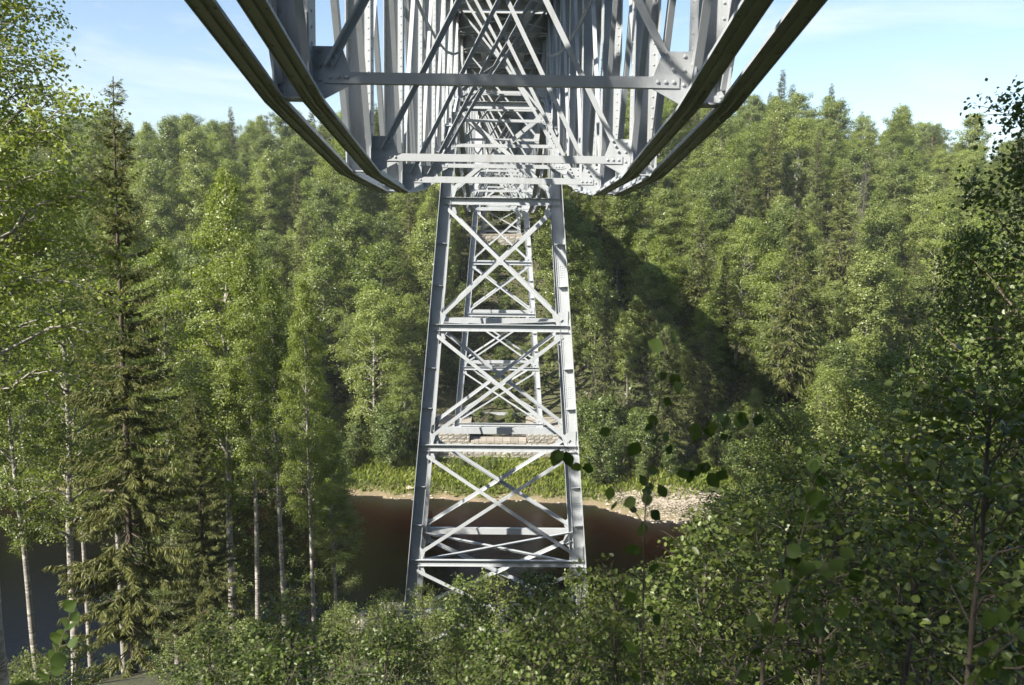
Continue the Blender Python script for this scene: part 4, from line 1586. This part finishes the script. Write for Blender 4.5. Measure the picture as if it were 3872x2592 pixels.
R_ = math.radians
sprig('alder_sapling', 'thin dark alder stem with drooping leaves just right of the tower', 'sapling',
      [[(1468, 1640), (1470, 1400), (1474, 1200), (1486, 1050), (1504, 940), (1516, 850), (1524, 750)], [(1486, 1050), (1560, 1005), (1640, 965), (1745, 950)],
       [(1480, 1110), (1540, 1085), (1600, 1072), (1660, 1085)], [(1474, 1200), (1420, 1130), (1360, 1060), (1300, 1028)]],
      [(1500, 790, 62, R_(70), -0.6), (1545, 768, 60, R_(-80), -0.9), (1545, 872, 55, R_(-150), -0.4), (1550, 888, 40, R_(-170), 0.2), (1493, 965, 50, R_(160), -0.5), (1528, 920, 42, R_(-120), -0.5),
       (1590, 990, 62, R_(170), -0.4), (1622, 985, 58, R_(-170), -0.3), (1660, 965, 66, R_(-95), -0.9), (1700, 962, 60, R_(-100), -0.6), (1735, 962, 58, R_(-110), -0.7), (1648, 955, 48, R_(-60), -0.9),
       (1560, 1085, 48, R_(120), -0.7), (1598, 1075, 58, R_(-90), -0.9), (1632, 1100, 60, R_(-140), -0.3), (1652, 1088, 52, R_(-120), -0.5), (1578, 1095, 44, R_(-170), -0.4),
       (1272, 1048, 60, R_(160), -0.3), (1300, 1052, 56, R_(-165), -0.2), (1345, 1075, 52, R_(170), -0.6), (1382, 990, 48, R_(120), -0.5), (1450, 1028, 62, R_(150), -0.6), (1440, 1150, 50, R_(110), -0.6),
       (1395, 1130, 46, R_(170), -0.3), (1500, 1180, 50, R_(-130), -0.4), (1450, 1260, 55, R_(120), -0.5), (1498, 1300, 52, R_(-110), -0.6), (1440, 1370, 56, R_(130), -0.4), (1505, 1420, 55, R_(-120), -0.5), (1440, 1480, 52, R_(100), -0.7)],
      2.8, 'ovate', 0.06, 0.0055)
sprig('aspen_sprig', 'young aspen shoot with large round bright leaves at lower right', 'sapling',
      [[(1640, 1620), (1700, 1520), (1760, 1430), (1830, 1330), (1910, 1280), (2005, 1238)], [(1760, 1430), (1800, 1420), (1880, 1425)], [(1720, 1490), (1790, 1500), (1900, 1480)]],
      [(1825, 1412, 46, R_(-170), 0.1), (1926, 1400, 46, R_(-150), 0.1), (1960, 1318, 50, R_(-140), 0.0), (1985, 1244, 52, R_(-85), -1.0), (1912, 1292, 50, R_(30), -0.8), (1935, 1265, 46, R_(40), -0.6),
       (1862, 1352, 44, R_(-100), -0.8), (1782, 1345, 48, R_(50), -0.7), (1802, 1545, 48, R_(-160), 0.1), (1872, 1440, 46, R_(-100), -0.5), (1720, 1420, 44, R_(60), -0.5), (1845, 1300, 52, R_(20), -0.3),
       (1980, 1290, 48, R_(-110), -0.6), (1700, 1545, 44, R_(-40), -0.5), (1900, 1500, 50, R_(-110), -0.5), (1940, 1478, 48, R_(-80), -0.7), (1860, 1520, 50, R_(-130), -0.2), (2030, 1250, 34, R_(-80), -0.7)],
      2.3, 'round', 0.05, 0.005)
sprig('aspen_shoot', 'upright shoot with pale leaf undersides above the round leaved aspen', 'sapling',
      [[(1790, 1500), (1800, 1400), (1820, 1280), (1850, 1160), (1866, 1030)]],
      [(1860, 1062, 46, R_(10), -0.5), (1872, 1100, 50, R_(170), -0.6), (1860, 1140, 58, R_(160), -0.2), (1880, 1160, 50, R_(-150), -0.5), (1845, 1185, 46, R_(150), -0.3), (1815, 1260, 48, R_(60), -0.6),
       (1840, 1250, 44, R_(-70), -0.5), (1795, 1340, 46, R_(80), -0.4), (1822, 1330, 44, R_(-90), -0.6)],
      2.6, 'round', 0.055, 0.004)
sprig('aspen_twig', 'leafy aspen twig reaching in at the bottom right corner', 'sapling',
      [[(2200, 1600), (2250, 1530), (2300, 1478), (2400, 1400)], [(2250, 1530), (2300, 1545), (2370, 1560)]],
      [(2262, 1418, 52, R_(15), 0.1), (2246, 1490, 46, R_(100), 0.0), (2268, 1478, 44, R_(110), -0.3), (2310, 1432, 50, R_(40), -0.4), (2332, 1512, 54, R_(-130), 0.0), (2292, 1405, 48, R_(10), -0.2), (2230, 1560, 50, R_(80), -0.4),
       (2300, 1550, 50, R_(-100), -0.3), (2338, 1455, 46, R_(-60), -0.5), (2285, 1520, 44, R_(-120), -0.4)],
      2.0, 'round', 0.052, 0.005)
sprig('alder_twig', 'alder twig with a very near leaf poking in at the bottom left corner', 'sapling',
      [[(-80, 1700), (20, 1620), (70, 1570)]], [(62, 1600, 150, R_(-75), -1.0)], 0.9, 'ovate', 0.08, 0.003)
sprig('aspen_seedling', 'dark round leaved seedling in front of the blue water at lower left', 'sapling',
      [[(110, 1640), (125, 1520), (150, 1440), (170, 1375)]],
      [(160, 1385, 40, R_(-60), -0.2), (140, 1455, 44, R_(-100), 0.0), (150, 1425, 36, R_(90), -0.4), (120, 1500, 40, R_(120), -0.3), (132, 1530, 42, R_(-80), -0.2), (100, 1545, 44, R_(100), -0.3), (170, 1410, 34, R_(-40), -0.5)],
      3.2, 'round', 0.05, 0.004)


# ------------------------------------------------------------------ thin summer haze in the valley air
def haze():
    m, n, l, o = mat('thin_summer_haze')
    v = n.new('ShaderNodeVolumePrincipled')
    v.inputs['Color'].default_value = (0.88, 0.93, 1.0, 1)
    v.inputs['Density'].default_value = 0.00028
    l.new(v.outputs['Volume'], o.inputs['Volume'])
    mb = MB()
    mb.box(-905, 905, -505, 1205, -5.8, 52)
    ho = mb.build('haze', m)
    tag(ho, 'faint bluish summer haze filling the valley', 'haze', kind='stuff')


haze()
